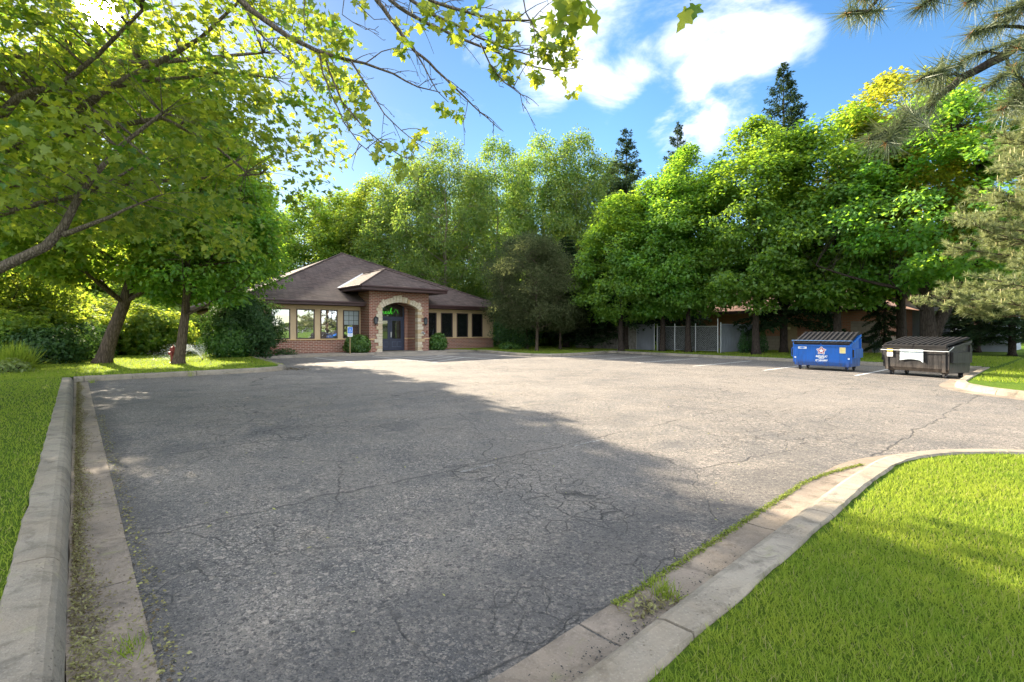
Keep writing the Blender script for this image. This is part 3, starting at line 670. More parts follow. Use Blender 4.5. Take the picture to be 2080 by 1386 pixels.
# hose bib, bell and downpipe on the right pier
mb = MB(); zz = 1.27
for k in range(9):
    a = k/8*math.pi; mb.cur = .5
mb.tube([(PW1-.50+.12*math.cos(k/8*math.pi), pf-.07, zz+.11*math.sin(k/8*math.pi)) for k in range(9)], .025, 6); mb.tube([(PW1-.42, pf-.001, zz), (PW1-.42, pf-.16, zz)], [.07, .05], 8)
mb.build('pipe_fitting', 'galv', B, True)
mb = MB(); mb.tube([(PW1-.15, pf-.001, 1.38), (PW1-.15, pf-.06, 1.38)], [.06, .05], 10); mb.build('bell', 'red', B, True)

def place(o, u, v, z, rz=None):
    o.location = W(u, v, z); o.rotation_euler = (0, 0, TH if rz is None else rz); return o
# wall lanterns beside the arch
def lantern():
    r = thing('wall_lantern', 'dark wall lantern on the pier left of the stone arch', 'lantern', group='wall lanterns beside the arch')
    a = MB(); a.box(-.05, .05, -.03, -.002, -.1, .12); a.tube([(0, -.03, .06), (0, -.10, .14), (0, -.14, .16)], .014, 6); a.build('bracket', 'iron', r)
    c = MB(); c.tube([(0, -.14, .12), (0, -.14, .16), (0, -.14, .24), (0, -.14, .27)], [.15, .13, .05, .012], 8); c.build('cap', 'iron', r); c = MB(); c.tube([(0, -.14, -.20), (0, -.14, -.24), (0, -.14, -.30)], [.10, .06, .01], 8); c.build('finial', 'iron', r)
    gl = MB(); gl.tube([(0, -.14, -.20), (0, -.14, .12)], [.09, .125], 8); gl.build('lamp_glass', plain('lamp_glass', (.10, .115, .13), .15, spec=.8), r)
    b = MB()
    for k in range(8): q = k*math.pi/4; b.tube([(.095*math.cos(q), -.14+.095*math.sin(q), -.20), (.13*math.cos(q), -.14+.13*math.sin(q), .12)], .008, 4)
    b.build('cage', 'iron', r); return r
ln = place(lantern(), 14.20, 29.72, 2.12)
copy_thing(ln, 'dark wall lantern on the pier right of the stone arch', W(17.80, 29.72, 2.12), TH)
# green script sign in the transom
ns = thing('neon_sign', 'green glowing script sign reading fresh in the glass above the entrance', 'sign', W(15.20, 31.13, 2.58), TH)
def smooth(pts, k=5):
    o = []; n = len(pts)
    for i in range(n-1):
        p = [Vector((*pts[max(0, min(n-1, i+d))], 0)) for d in (-1, 0, 1, 2)]
        for q in range(k):
            t = q/k; o.append(.5*((2*p[1])+(p[2]-p[0])*t+(2*p[0]-5*p[1]+4*p[2]-p[3])*t*t+(3*p[1]-p[0]-3*p[2]+p[3])*t**3))
    return o+[Vector((*pts[-1], 0))]
LET = [[(-.02, .05), (.08, .12), (.20, .34), (.19, .42), (.13, .36), (.07, .10), (.03, -.12), (.0, -.10), (.06, .02), (.16, .06)], [(.02, .17), (.14, .17)],
       [(.16, .06), (.23, .19), (.245, .16), (.31, .175), (.28, .06), (.33, .03), (.40, .08)], [(.40, .08), (.49, .15), (.47, .19), (.41, .14), (.41, .05), (.47, .02), (.56, .09)],
       [(.56, .09), (.64, .20), (.64, .13), (.68, .07), (.62, .02), (.56, .04)], [(.66, .03), (.76, .12), (.88, .36), (.86, .42), (.81, .32), (.74, .02), (.82, .15), (.88, .17), (.86, .06), (.89, .02), (.97, .08)]]
for l in LET: mb = MB(); mb.tube([(p.x, 0, p.y) for p in smooth(l)], .010, 5); mb.build('letter_stroke', 'neon', ns)
mb = MB(); mb.tube([(1.02, 0, .10), (1.17, 0, .33), (1.30, 0, .28), (1.36, 0, .10), (1.40, 0, .06)], .007, 5); mb.build('swash', 'neon', ns)

# accessible parking sign
def parking_sign():
    r = thing('parking_sign', 'blue and white accessible parking sign on a brown post', 'sign')
    p = MB(); p.box(-.03, .03, -.02, .02, 0, 1.55); p.build('post', 'post', r)
    s = MB(); w, h = .155, .57; rr = .03
    out = [(x+sx*rr*0, z) for x, z, sx in ()]
    o8 = [(-w+rr, 0), (w-rr, 0), (w, rr), (w, h-rr), (w-rr, h), (-w+rr, h), (-w, h-rr), (-w, rr)]
    s.prism([(x, z+1.0) for x, z in o8], 1, -.028, -.021); pl = s.build('sign_plate', 'white', r)
    q = MB(); q.prism([(x*.91, 1.012+.20+(z*.61)) for x, z in o8], 1, -.031, -.0285); q.build('blue_field', 'sign_blue', pl)
    y = -.034; k = MB(); c = (.0, 1.36)
    k.tube([(c[0]-.01+.062*math.cos(a), y, c[1]-.02+.062*math.sin(a)) for a in [math.radians(d) for d in range(120, 381, 20)]], .009, 5)
    k.tube([(-.015, y, 1.495), (-.015, y, 1.51)], .020, 8); k.tube([(-.018, y, 1.47), (-.008, y, 1.37), (.045, y, 1.37), (.068, y, 1.30), (.085, y, 1.305)], .012, 5); k.tube([(-.012, y, 1.43), (.04, y, 1.43)], .009, 5)
    k.build('symbol', 'white', pl)
    for z0, a, b in ((1.165, -.11, .11), (1.12, -.09, .09), (1.06, -.11, .11)):
        b_ = MB(); n = 7
        for i in range(n): xx = a+(b-a)*i/n; b_.box(xx, xx+(b-a)/n*.62, -.031, -.0285, z0, z0+.026)
        b_.build('small_print', 'sign_blue', pl)
    return r
place(parking_sign(), 12.05, 28.5, .115)

# ------------------------------------------------------------------ skips (two wheeled waste containers)
def text_mesh(s, size, m, parent, x, y, z, name='lettering', align='CENTER', bold=.006, shear=0):
    c = bpy.data.curves.new('t', 'FONT'); c.body = s; c.size = size; c.align_x = align; c.offset = bold; c.shear = shear
    t = bpy.data.objects.new('t', c); COL.objects.link(t); d = bpy.context.evaluated_depsgraph_get()
    me = bpy.data.meshes.new_from_object(t.evaluated_get(d)); bpy.data.objects.remove(t)
    me.materials.clear(); me.materials.append(M[m]); o = bpy.data.objects.new(name, me); COL.objects.link(o); o.parent = parent
    o.location = (x, y, z); o.rotation_euler = (math.pi/2, 0, 0); return o
def dumpster(label, paint, w, d, hf, hb, z0=.17):
    """local frame: front face at y=0 looking to -y, x to the right"""
    r = thing('dumpster', label, 'dumpster', group='dumpsters along the kerb'); h = w/2
    b = MB()
    b.prism([(0.05, z0), (d-.06, z0), (d, .55), (d, hb-.08), (0, hf-.06), (0, z0+.12)], 0, -h, h)
    b.box(-h-.03, h+.03, -.045, -.001, hf-.12, hf-.02)                    # front lip
    if paint == 'bluepaint': b.box(-h+.02, h-.02, -.012, -.001, z0+.14, z0+.16)
    for s in (-1, 1):                                                     # side rails and stiffeners
        xs = (h+.001, h+.04) if s > 0 else (-h-.04, -h-.001)
        b.prism([(0, hf-.12), (d, hb-.14), (d, hb-.06), (0, hf-.04)], 0, *xs)
        b.box(*xs, .0, .06, z0+.1, hf-.12); b.box(*xs, d-.10, d-.02, .5, hb-.2)
        xa = s*(h-.10); b.box(xa-.05, xa+.05, -.02, -.001, z0+.01, hf-.13)
    b.build('body', paint, r, bevel=.008)
    # fork pockets: open sleeves along each side
    for s in (-1, 1):
        p = MB(); a, c = (h+.002, h+.115) if s > 0 else (-h-.115, -h-.002)
        p.box(a, c, .05, d-.14, .80, .82); p.box(a, c, .05, d-.14, .49, .51)
        e = (c-.015, c) if s > 0 else (a, a+.015); p.box(*e, .05, d-.14, .51, .80)
        pk = p.build('fork_pocket', paint, r)
        q = MB(); q.box(min(a, c)+.016, max(a, c)-.016, .055, .06, .512, .798); q.build('opening', 'black', pk)
    # two ribbed lids, hinged at the back, sloping to the front
    ang = math.atan2(hb-hf, d); ln_ = math.hypot(d, hb-hf)+.05
    for s in (-1, 1):
        R = Matrix.Translation((s*h/2, -.05, hf-.015)) @ Matrix.Rotation(ang, 4, 'X')
        l = MB(); hw_ = h/2-.012; l.box(-hw_, hw_, 0, ln_, .0, .030, R); l.box(-hw_, hw_, -.012, -.001, -.055, .03, R)
        lid = l.build('lid', 'lid', r, bevel=.006)
        rb = MB(); n = 6
        for i in range(n):
            xx = -hw_+.05+(2*hw_-.1)*i/(n-1); rb.prism([(xx-.052, .031), (xx-.034, .068), (xx+.034, .068), (xx+.052, .031)], 1, .04, ln_-.06, R)
        rb.build('rib', 'lid', lid, bevel=.006)
    bar = MB(); zb = hf+.09 if paint == 'bluepaint' else hf-.16
    bar.tube([(-h-.06, .16, hf-.02), (-h-.06, -.075, zb), (h+.06, -.075, zb), (h+.06, .16, hf-.02)], .013, 6); bar.build('lid_bar', 'galv' if paint != 'bluepaint' else plain('barblue', (.10, .22, .45), .4), r)
    for sx in (-1, 1):                                                    # castors
        for yy in (.14, d-.20):
            xx = sx*(h-.16); f = MB(); f.box(xx-.07, xx+.07, yy-.07, yy+.07, z0-.02, z0-.001)
            for e in (-.045, .035): f.prism([(yy-.06, z0-.02), (yy+.06, z0-.02), (yy+.02, .06), (yy-.02, .06)], 0, xx+e, xx+e+.01)
            wh = f.build('wheel', paint if yy < .5 else 'rubber', r)
            t = MB(); t.tube([(xx-.03, yy, .078), (xx-.026, yy, .078), (xx+.026, yy, .078), (xx+.03, yy, .078)], [.066, .078, .078, .066], 14); t.build('tyre', 'rubber', wh)
            u = MB(); u.tube([(xx-.033, yy, .078), (xx+.033, yy, .078)], .034, 10); u.build('rim', 'galv', wh)
    return r
blue = dumpster('blue wheeled dumpster with red and white star emblem and ribbed black lids', 'bluepaint', 1.88, 1.16, 1.02, 1.40)
FRONT = TH - math.pi/2
blue.location = W(20.98, 6.66, 0); blue.rotation_euler = (0, 0, FRONT)
# star emblem: white-edged five-armed star with red stripes
e = MB(); pts = []
for i in range(10):
    a = math.pi/2+i*math.pi/5; rr = .195 if i % 2 == 0 else .105; pts.append((rr*math.cos(a), .735+rr*.95*math.sin(a)))
def rounded(pts, k, s):
    o = []; c = (sum(p[0] for p in pts)/len(pts), sum(p[1] for p in pts)/len(pts)); n = len(pts)
    for i in range(n):
        p0, p, p1 = pts[i-1], pts[i], pts[(i+1) % n]
        for t in range(5):
            t = t/4; a = (p[0]+(p0[0]-p[0])*k, p[1]+(p0[1]-p[1])*k); b = (p[0]+(p1[0]-p[0])*k, p[1]+(p1[1]-p[1])*k)
            o.append((a[0]*(1-t)**2+p[0]*2*t*(1-t)+b[0]*t*t, a[1]*(1-t)**2+p[1]*2*t*(1-t)+b[1]*t*t))
    return [(c[0]+(q[0]-c[0])*s, c[1]+(q[1]-c[1])*s) for q in o]
e.prism(rounded(pts, .45, 1.0), 1, -.006, -.001); em = e.build('emblem', 'white', blue)
e = MB(); e.prism(rounded(pts, .40, .86), 1, -.009, -.0065); e.build('red_star', 'red_logo', em)
e = MB(); p5 = []
for i in range(10):
    a = math.pi/2+i*math.pi/5; rr = .105 if i % 2 == 0 else .046; p5.append((rr*math.cos(a), .735+rr*.95*math.sin(a)))
e.prism(p5, 1, -.012, -.0095)
for i in range(5):
    a = math.pi/2+i*2*math.pi/5; ca, sa = math.cos(a), math.sin(a)
    for q, ww in ((-.014, .006), (.020, .005)):
        x_, z_ = ca*.122-sa*q*1.25, .735+.95*(sa*.122+ca*q*1.25); dx, dz = ca*.034+sa*.014, sa*.034-ca*.014
        e.prism([(x_-dx-dz*.2, z_-dz+dx*.2), (x_+dx-dz*.2, z_+dz+dx*.2), (x_+dx+dz*.2, z_+dz-dx*.2), (x_-dx+dz*.2, z_-dz-dx*.2)], 1, -.012, -.0095)
e.build('white_star', 'white', em)
text_mesh('REPUBLIC', .088, 'white', blue, .0, -.004, .495, shear=.2); text_mesh('SERVICES', .050, 'white', blue, .0, -.004, .445, shear=.2)
text_mesh('800-354-5877', .070, 'white', blue, .0, -.004, .355, shear=.2); text_mesh('RepublicServices.com', .042, 'white', blue, 0, -.004, .312, bold=.003)
e = MB(); e.box(-.79, -.49, -.030, -.0285, .795, .875); lab = e.build('maker_label', 'white', blue)
e = MB(); e.prism([(-.77, .835), (-.64, .865), (-.51, .835), (-.64, .805)], 1, -.033, -.0305); e.build('label_mark', 'sign_blue', lab)
e = MB(); e.box(.60, .79, -.030, -.0285, .66, .87); lab = e.build('warning_label', 'cream', blue)
e = MB()
for z_ in (.83, .80, .72, .69): e.box(.62, .77, -.032, -.0305, z_, z_+.012)
e.box(.62, .77, -.032, -.0305, .755, .775); e.build('label_print', 'yellow', lab)
for a in (-.92, .86): e = MB(); e.box(a, a+.06, -.030, -.0285, .44, .49); e.build('reflector', 'white', blue)

brown = dumpster('dark brown dumpster with torn white paper notice and bent lid bar', 'brownpaint', 1.9, 1.08, 1.0, 1.24)
a = Vector((.33, -.944, 0)); mid_ = Vector((13.36, 15.4, 0)) - a*.95
brown.location = mid_; brown.rotation_euler = (0, 0, math.atan2(a.y, a.x))
e = MB(); nx = 8
for i in range(nx):   # a sagging paper sheet
    xa, xb = -.42+.70*i/nx, -.42+.70*(i+1)/nx; f0 = .51+.05*math.sin(i/nx*3.1); f1 = .51+.05*math.sin((i+1)/nx*3.1) - (.05 if i == nx-1 else 0)
    e.add([(xa, -.036, .88), (xb, -.036, .88), (xb, -.042, f1), (xa, -.042, f0), (xa, -.030, .88), (xb, -.030, .88), (xb, -.036, f1), (xa, -.036, f0)], [(0, 3, 2, 1), (4, 5, 6, 7), (3, 7, 6, 2)])
no = e.build('notice', M.setdefault('paper', plain('paper', (.50, .57, .59), .8, var=.05)), brown)
e = MB(); e.prism([(-.07+.075*math.cos(q), .70+.030*math.sin(q)) for q in [k*math.pi/8 for k in range(16)]], 1, -.0455, -.043)
for k in range(4): e.box(-.36+.0*k, -.16, -.0455, -.043, .80-.05*k, .81-.05*k); e.box(.03, .22, -.0455, -.043, .80-.05*k, .81-.05*k)
e.box(-.34, .20, -.0465, -.044, .585, .60); e.build('notice_print', plain('greyink', (.30, .34, .36), .8), no)
e = MB(); e.box(-.84, -.65, -.030, -.0285, .62, .90); lab = e.build('warning_label', 'white', brown)
e = MB(); e.box(-.84, -.65, -.0325, -.0305, .77, .90); e.build('yellow_band', 'yellow', lab)

# ------------------------------------------------------------------ neighbours beyond the maples
def neighbour():
    r = thing('brick_building', 'low orange brick building with grey block base behind the maples', 'building', W(36, 14.6, .1), TH)
    y0, y1 = -6.3, 8.5; d = 12
    a = MB(); a.box(0, d, y0, y1, 1.0, 2.75); a.build('brick_wall', 'brick_orange', r)
    a = MB(); a.box(-.02, d, y0-.02, y1+.02, -.1, 1.0); a.box(-.03, -.001, y0, y0+1.5, 1.0, 1.95); a.build('block_base', 'block', r)
    z = 2.75; o = .5; h = (y1-y0)/2+o; mb = MB(); v = [(-o, y0-o, z), (d+o, y0-o, z), (d+o, y1+o, z), (-o, y1+o, z), (d/2, y0+d/2, z+2.6), (d/2, y1-d/2, z+2.6)]
    mb.add(v, [(0, 4, 5, 3), (1, 2, 5, 4), (0, 1, 4), (2, 3, 5), (0, 3, 2, 1)]); mb.build('roof', 'tile', r)
    a = MB(); a.box(-o-.03, -o-.001, y0-o, y1+o, z-.18, z+.02); a.build('fascia', 'soffit', r)
    a = MB(); a.box(-.05, -.021, -1.75, -.75, .02, 2.15); dr = a.build('door', 'tan', r); a = MB(); a.box(-.06, -.051, -1.35, -1.15, 1.45, 1.62); a.build('door_sign', 'cream', dr)
    a = MB(); a.box(-.04, -.001, -6.0, -5.4, .62, 1.0); a.build('vent', 'black', r)
    a = MB(); a.box(-.16, -.001, .55, 1.0, 2.05, 2.22); a.build('wall_light', 'white', r)
    a = MB(); a.box(-.25, -.021, y0+.05, y0+.35, .1, .75); a.build('meter_box', 'panel', r)
    return r
neighbour()
def shed():
    r = thing('pale_building', 'pale grey clad building glimpsed right of the brick building', 'building', W(44, 6.5, .1), TH)
    a = MB(); a.box(0, 8, -3, 3, 0, 3.6); a.build('wall', 'palewall', r)
    a = MB(); a.prism([(-3.4, 3.6), (3.4, 3.6), (0, 5.2)], 0, -.3, 8.3); a.build('roof', 'soffit', r)
    a = MB(); a.box(-.03, -.001, -1.2, -.2, 1.0, 2.2); a.build('window', 'dark_glass', r); return r
shed()
def house():
    r = thing('red_house', 'distant red house with white window frames behind the forked maple', 'house', W(75, 14, .1), TH)
    a = MB(); a.box(0, 9, -5, 5, 0, 4.2); a.build('wall', 'brick_orange', r)
    a = MB(); a.prism([(-5.5, 4.2), (5.5, 4.2), (0, 7.4)], 0, -.4, 9.4); a.build('roof', 'soffit', r)
    for y in (-3.4, -.6, 2.2):
        a = MB(); a.box(-.05, -.001, y, y+1.3, 1.2, 2.9); w = a.build('window', 'white', r); a = MB(); a.box(-.06, -.051, y+.12, y+1.18, 1.3, 2.8); a.build('pane', 'dark_glass', w)
    return r
house()
# fences of the enclosure (all on the line u = 29.3)
def board_fence():
    r = thing('wooden_fence', 'weathered grey brown board fence at the far end of the maple row', 'fence', W(29.3, 22.0, .12), TH)
    a = MB(); rd = random.Random(1); y = -1.2
    while y < 4.2: h = 1.62+rd.uniform(-.03, .03); a.box(-.012, .012, y, y+.135, .02, h); y += .15
    a.build('boards', 'board', r); a = MB()
    for y in (-1.2, .6, 2.4, 4.2): a.box(.02, .11, y-.05, y+.05, -.1, 1.6)
    for z in (.4, 1.3): a.box(.014, .06, -1.2, 4.2, z, z+.09)
    a.build('rails', 'board', r); return r
board_fence()
def panel_fence(label, u, v, ln, rz, m):
    r = thing('panel_fence', label, 'fence', W(u, v, .12), TH+rz); a = MB(); n = int(ln/.2)
    for i in range(n): a.box(-.01, .01, i*ln/n+.004, (i+.62)*ln/n, .04, 1.72); a.box(.011, .025, (i+.58)*ln/n, (i+1.04)*ln/n, .04, 1.72)
    a.build('sheet', m, r); a = MB()
    for y in (0, ln): a.tube([(.04, y, -.1), (.04, y, 1.86)], .032, 6)
    a.tube([(.04, 0, 1.74), (.04, ln, 1.74)], .022, 6); a.build('frame', 'galv', r); return r
panel_fence('grey corrugated metal fence panel beside the wooden fence', 29.3, 19.35, 1.4, 0, 'panel')
panel_fence('light grey metal fence panel turning back towards the brick building', 29.35, 14.78, 4.3, -math.pi/2, 'palewall')
def chain_fence():
    r = thing('chain_link_fence', 'chain link fence with dark screening behind the maple trunks', 'fence', W(29.3, 14.9, .12), TH)
    a = MB()
    for y in (0, 1.45, 2.9, 4.2): a.tube([(0, y, -.1), (0, y, 1.80 if y else 2.1)], .030, 8)
    a.tube([(0, 0, 1.62), (0, 4.2, 1.62)], .022, 6); a.tube([(0, 0, .12), (0, 4.2, .12)], .012, 6); a.build('posts', 'galv', r)
    a = MB(); a.box(.035, .042, 0, 4.2, .1, 1.60); a.build('screen', 'screen', r)
    w = MB(); s = .12
    for i in range(-13, 36):
        y = i*s
        for sg in (1, -1):
            ya, yb = (y, y+1.5) if sg > 0 else (y+1.5, y); p, q = Vector((.02, ya, .11)), Vector((.02, yb, 1.61))
            t0 = max(0, ((0 if yb > ya else 4.2)-ya)/(yb-ya)); t1 = min(1, ((4.2 if yb > ya else 0)-ya)/(yb-ya))
            if t1-t0 > .05: w.tube([p.lerp(q, t0), p.lerp(q, t1)], .003, 3, False)
    w.build('wire', 'galv', r)
    a = MB(); a.box(.05, .3, .9, 1.5, .75, 1.0); a.build('plate', 'panel', r); return r
chain_fence()
# hydrant and sprinkler on the west lawn
def hydrant():
    r = thing('fire_hydrant', 'red fire hydrant half hidden by the small maple trunk', 'hydrant')
    a = MB(); a.tube([(0, 0, 0), (0, 0, .04), (0, 0, .045), (0, 0, .50), (0, 0, .51), (0, 0, .56), (0, 0, .66), (0, 0, .70)], [.15, .15, .10, .10, .14, .14, .09, .02], 14); a.build('barrel', 'red', r)
    a = MB(); a.tube([(-.19, 0, .42), (.19, 0, .42)], .055, 10); a.tube([(0, -.18, .40), (0, 0, .40)], .07, 10); a.build('outlet', 'red', r)
    a = MB(); a.tube([(0, 0, .70), (0, 0, .75)], .03, 5); a.build('nut', 'red', r); return r
hy = hydrant(); hy.location = P(352, 735, 20.9); hy.location.z = LZ
def sprinkler():
    r = thing('lawn_sprinkler', 'small lawn sprinkler throwing a white jet beside the brick side wall', 'sprinkler'); rs = np.random.RandomState(4)
    a = MB(); a.tube([(0, 0, 0), (0, 0, .12)], [.03, .022], 8); a.build('head', 'black', r)
    n = 5200; t = rs.uniform(0, 1, n)**.75; az = np.where(rs.uniform(0, 1, n) < .5, rs.normal(2.9, .06, n), rs.uniform(2.0, 3.6, n)); sp = 3.5*rs.uniform(.82, 1.05, n); el = math.radians(40)
    tt = t*.85; x = sp*math.cos(el)*tt; z = .12 + sp*math.sin(math.radians(58))*tt - 4.9*tt*tt*.8
    c = np.stack([np.cos(az)*x, np.sin(az)*x, np.maximum(z, .02)], 1) + rs.normal(0, 1, (n, 3))*(.02+.08*t)[:, None]
    v = np.stack([np.cos(az), np.sin(az), (.6-1.3*t)], 1)
    scatter('spray', c, rnd_unit(rs, n), v, rs.uniform(.02, .05, n), rs.uniform(0, 1, n), T_needle(.12), 'water', r); return r
sk = sprinkler(); sk.location = P(411, 729, 22.5); sk.location.z = LZ

# ------------------------------------------------------------------ trees: the maple row on the far side of the lot
def at_lot(o, u, v, rz=0, s=1): o.location = W(u, v, LZ-.02); o.rotation_euler = (0, 0, rz); o.scale = (s, s, s); return o
def xy(px, Y): return Vector(((px-1040)/F*Y, Y, LZ-.02))
G_ROW = 'maples in a row beyond the right kerb'
mA = make_tree('maple_tree', 'dense maple with two slender trunks beside it in front of the wooden fence', 'tree', 11, 11.6, 2.5, 3.4, .19, 22, 430, 88, .20, T_RHOMB, 'l_row', 'bark_dark', p_egg, .72, .55, group=G_ROW, tilt=.95, gap=-.04)
mB = make_tree('maple_tree', 'tall full maple behind the three small conical evergreens', 'tree', 12, 13.2, 2.8, 3.6, .21, 22, 460, 88, .20, T_RHOMB, 'l_row', 'bark_dark', p_egg, .72, .55, group=G_ROW, tilt=.95, gap=-.04)
mA.location = xy(1345, 32.6); mB.location = xy(1536, 28.4)
mG = make_tree('maple_tree', 'golden topped maple standing tallest behind the dumpsters', 'tree', 13, 15.0, 4.0, 4.6, .26, 22, 520, 88, .20, T_RHOMB, 'l_gold', 'bark_dark', p_dome, .66, .5, group=G_ROW, tilt=.8, trunk_top=.66)
mG.location = xy(1830, 26.5)
copy_thing(mA, 'maple at the far left end of the row, beside the dark spruce', xy(1262, 33.2), 2.1, (.92, .92, .90))
copy_thing(mB, 'maple whose low branches hang over the chain link fence', xy(1398, 31.2), 1.2, (.88, .88, .96))
copy_thing(mA, 'maple behind the blue dumpster in front of the brick wall', xy(1700, 26.6), 4.0, (1.12, 1.12, 1.14))
# forked maple behind the brown dumpster
def forked():
    rs = np.random.RandomState(21); rd = random.Random(21)
    r = thing('maple_tree', 'thick forked maple trunk with dark crown behind the brown dumpster', 'tree', group=G_ROW)
    mb = MB(); nodes = []; nr = []
    for pts, rad in (([(0, 0, -.05), (0, 0, .25), (0, 0, 1.0), (-.12, 0, 2.2), (-.25, 0, 4), (-.6, .2, 7), (-.5, .3, 9.6)], [.56, .42, .36, .27, .20, .13, .04]),
                     ([(.1, 0, .9), (.35, -.05, 1.7), (.95, -.1, 2.9), (1.5, -.2, 4.3), (2.1, 0, 6.5), (2.4, .2, 9)], [.29, .26, .22, .18, .12, .04])):
        mb.tube(pts, rad, 12)
        for a_, b_, ra in zip(pts[2:-1], pts[3:], rad[3:]):
            for t in (0, .5, 1): nodes.append(Vector(a_).lerp(Vector(b_), t)); nr.append(ra*.6)
    for i in range(20):
        j = rd.randrange(2, len(nodes)); a_ = nodes[j]; az = i*2.4; L_ = rd.uniform(2, 4.2)*(1 if a_.z < 7 else .4); cv = curve(a_, (a_.x+math.cos(az)*L_, a_.y+math.sin(az)*L_, min(10.3, a_.z+rd.uniform(.2, 1.6))), (0, 0, -.2), 6)
        mb.tube(cv, [.09*(1-k/6.5) for k in range(6)], 6, False); nodes += cv[1:]; nr += [.05]*5
    cs = []
    while len(cs) < 430:
        t = rd.random(); az = rd.uniform(0, 6.283); e = 5.0*p_egg(t)*(1+.3*noise.noise((math.cos(az)*1.4, math.sin(az)*1.4, t*7))); q = e*(.3+.7*rd.random()**.55)
        p = (.9+math.cos(az)*q, math.sin(az)*q, 3.5+8.8*t)
        if noise.noise((p[0]*.7, p[1]*.7, p[2]*.7)) > -.14: cs.append(p)
    foliate(rs, mb, nodes, nr, cs, 88, .74, .55, .20, .95, T_RHOMB, 'l_row', r, (.9, 0, 6), twig_r=.01)
    mb.build('trunk', 'bark_dark', r, True); return r
fk = forked(); fk.location = xy(1888, 23.2)
# spruces standing among and behind them
G_SP = 'dark spruces behind the maples'
s1 = make_spruce('spruce_tree', 'tallest spruce, its pointed top high above the maples', 31, 17.6, 3.0, 2.1, 44, group=G_SP); s1.location = xy(1592, 30.6)
s2 = make_spruce('spruce_tree', 'spruce with a bushy top above the left end of the maple row', 32, 15.6, 2.9, 1.3, 40, group=G_SP); s2.location = xy(1272, 35.5)
copy_thing(s2, 'narrow spruce top rising between the two other spruce tops', xy(1377, 36.5), 2.0, (.85, .85, 1.05))
copy_thing(s2, 'dark bare stemmed spruce in front of the pale grey building', xy(1797, 27.6), 1.0, (.38, .38, .52))
copy_thing(s1, 'thin dark stemmed spruce on the lawn right of the brown dumpster', xy(2056, 27.0), 3.0, (.75, .75, .5))
copy_thing(s2, 'dark spruce under the left end maple, beside the board fence', xy(1205, 38.0), 4.4, (1.15, 1.15, .55))
copy_thing(s1, 'low shaded spruce behind the olive leaved tree', xy(1150, 40.0), 5.4, (1.2, 1.2, .5))
copy_thing(s2, 'dark spruce with drooping skirt right of the forked maple', xy(1985, 31), .4, (.9, .9, .62))
# young arborvitae beside the enclosure
def thuja(label, seed):
    return make_shrub('conical_evergreen', label, seed, .30, .30, 1.45, 1500, .10, T_SLIM, 'l_yew', .02, 'conical evergreens by the pale fence', 'evergreen shrub', 1, .12)
c1 = thuja('left of the three conical evergreens, against the pale fence panel', 3); c1.location = xy(1509.5, 30.0)
for ch in c1.children:
    if ch.name.startswith('crown'):
        co = np.empty(len(ch.data.vertices)*3, np.float32); ch.data.vertices.foreach_get('co', co); co = co.reshape(-1, 3); f = np.clip(1.25-co[:, 2]/1.6, .12, 1.1); co[:, 0] *= f; co[:, 1] *= f; ch.data.vertices.foreach_set('co', co.ravel()); ch.data.update()
copy_thing(c1, 'middle conical evergreen, partly behind a maple trunk', xy(1526, 31.0), 1.0, (1, 1, .95))
copy_thing(c1, 'right conical evergreen with a sunlit tip beside a maple trunk', xy(1549, 30.4), 2.0, (1.05, 1.05, 1.1))

# ------------------------------------------------------------------ behind and around the office
G_B = 'light green trees behind the office'
b1 = make_tree('birch_tree', 'tall airy light green tree behind the right side of the office roof', 'tree', 41, 21.0, 4.2, 5.6, .24, 30, 640, 50, .30, T_SLIM, 'l_birch', 'bark_birch', p_tall, .82, 1.0, group=G_B, tilt=1.3, droop=.6, gap=-.02, up=.3)
b2 = make_tree('birch_tree', 'tall loose light green tree behind the right end of the office', 'tree', 42, 21.0, 3.2, 5.4, .22, 30, 640, 50, .30, T_SLIM, 'l_birch', 'bark_birch', p_tall, .82, 1.0, group=G_B, tilt=1.3, droop=.6, gap=-.02, up=.3)
b3 = make_tree('leafy_tree', 'round yellow green tree behind the roof peak of the office', 'tree', 43, 17.0, 3.0, 4.6, .24, 26, 480, 66, .27, T_RHOMB, 'l_wood', 'bark', p_egg, .95, .6, group=G_B, tilt=1.0, gap=-.14)
b1.location = xy(905, 46); b1.scale = (.9, .9, .9); b2.location = xy(1010, 48); b2.scale = (.92, .92, .93); b3.location = xy(690, 56)
back = [(b1, 1105, 52, .6, (1, 1, 1.02), 'tall light green tree right of the office, above the olive leaved tree'),
        (b2, 1172, 50, 2.2, (.95, .95, 1.0), 'feathery light green tree left of the maple row'),
        (b2, 826, 50, 3.3, (.95, .95, .88), 'loose light green tree behind the roof of the porch'),
        (b3, 765, 54, 1.6, (1, 1, 1.05), 'full yellow green tree behind the roof between peak and porch'),
        (b1, 1235, 49, 4.0, (.9, .9, .86), 'light green tree behind the left end of the maple row'),
        (b3, 618, 52, 4.5, (1, 1, .92), 'leafy tree behind the left slope of the office roof'),
        (b1, 960, 66, 5.0, (1.05, 1.05, 1.0), None), (b3, 870, 72, .3, (1.2, 1.2, 1.0), None), (b3, 1050, 70, 2.9, (1.2, 1.2, .95), None), (b3, 1150, 66, 5.9, (1.2, 1.2, .9), None),
        (b2, 730, 76, 1.9, (1.2, 1.2, 1.05), None), (b3, 1300, 62, 3.6, (1.2, 1.2, .9), None)]
FAR = 'light green tree in the wood far behind the office'
for src, px, Y, rz, s, lab in back: copy_thing(src, lab or FAR, xy(px, Y), rz, s, G_B if lab else 'trees in the wood behind the office')
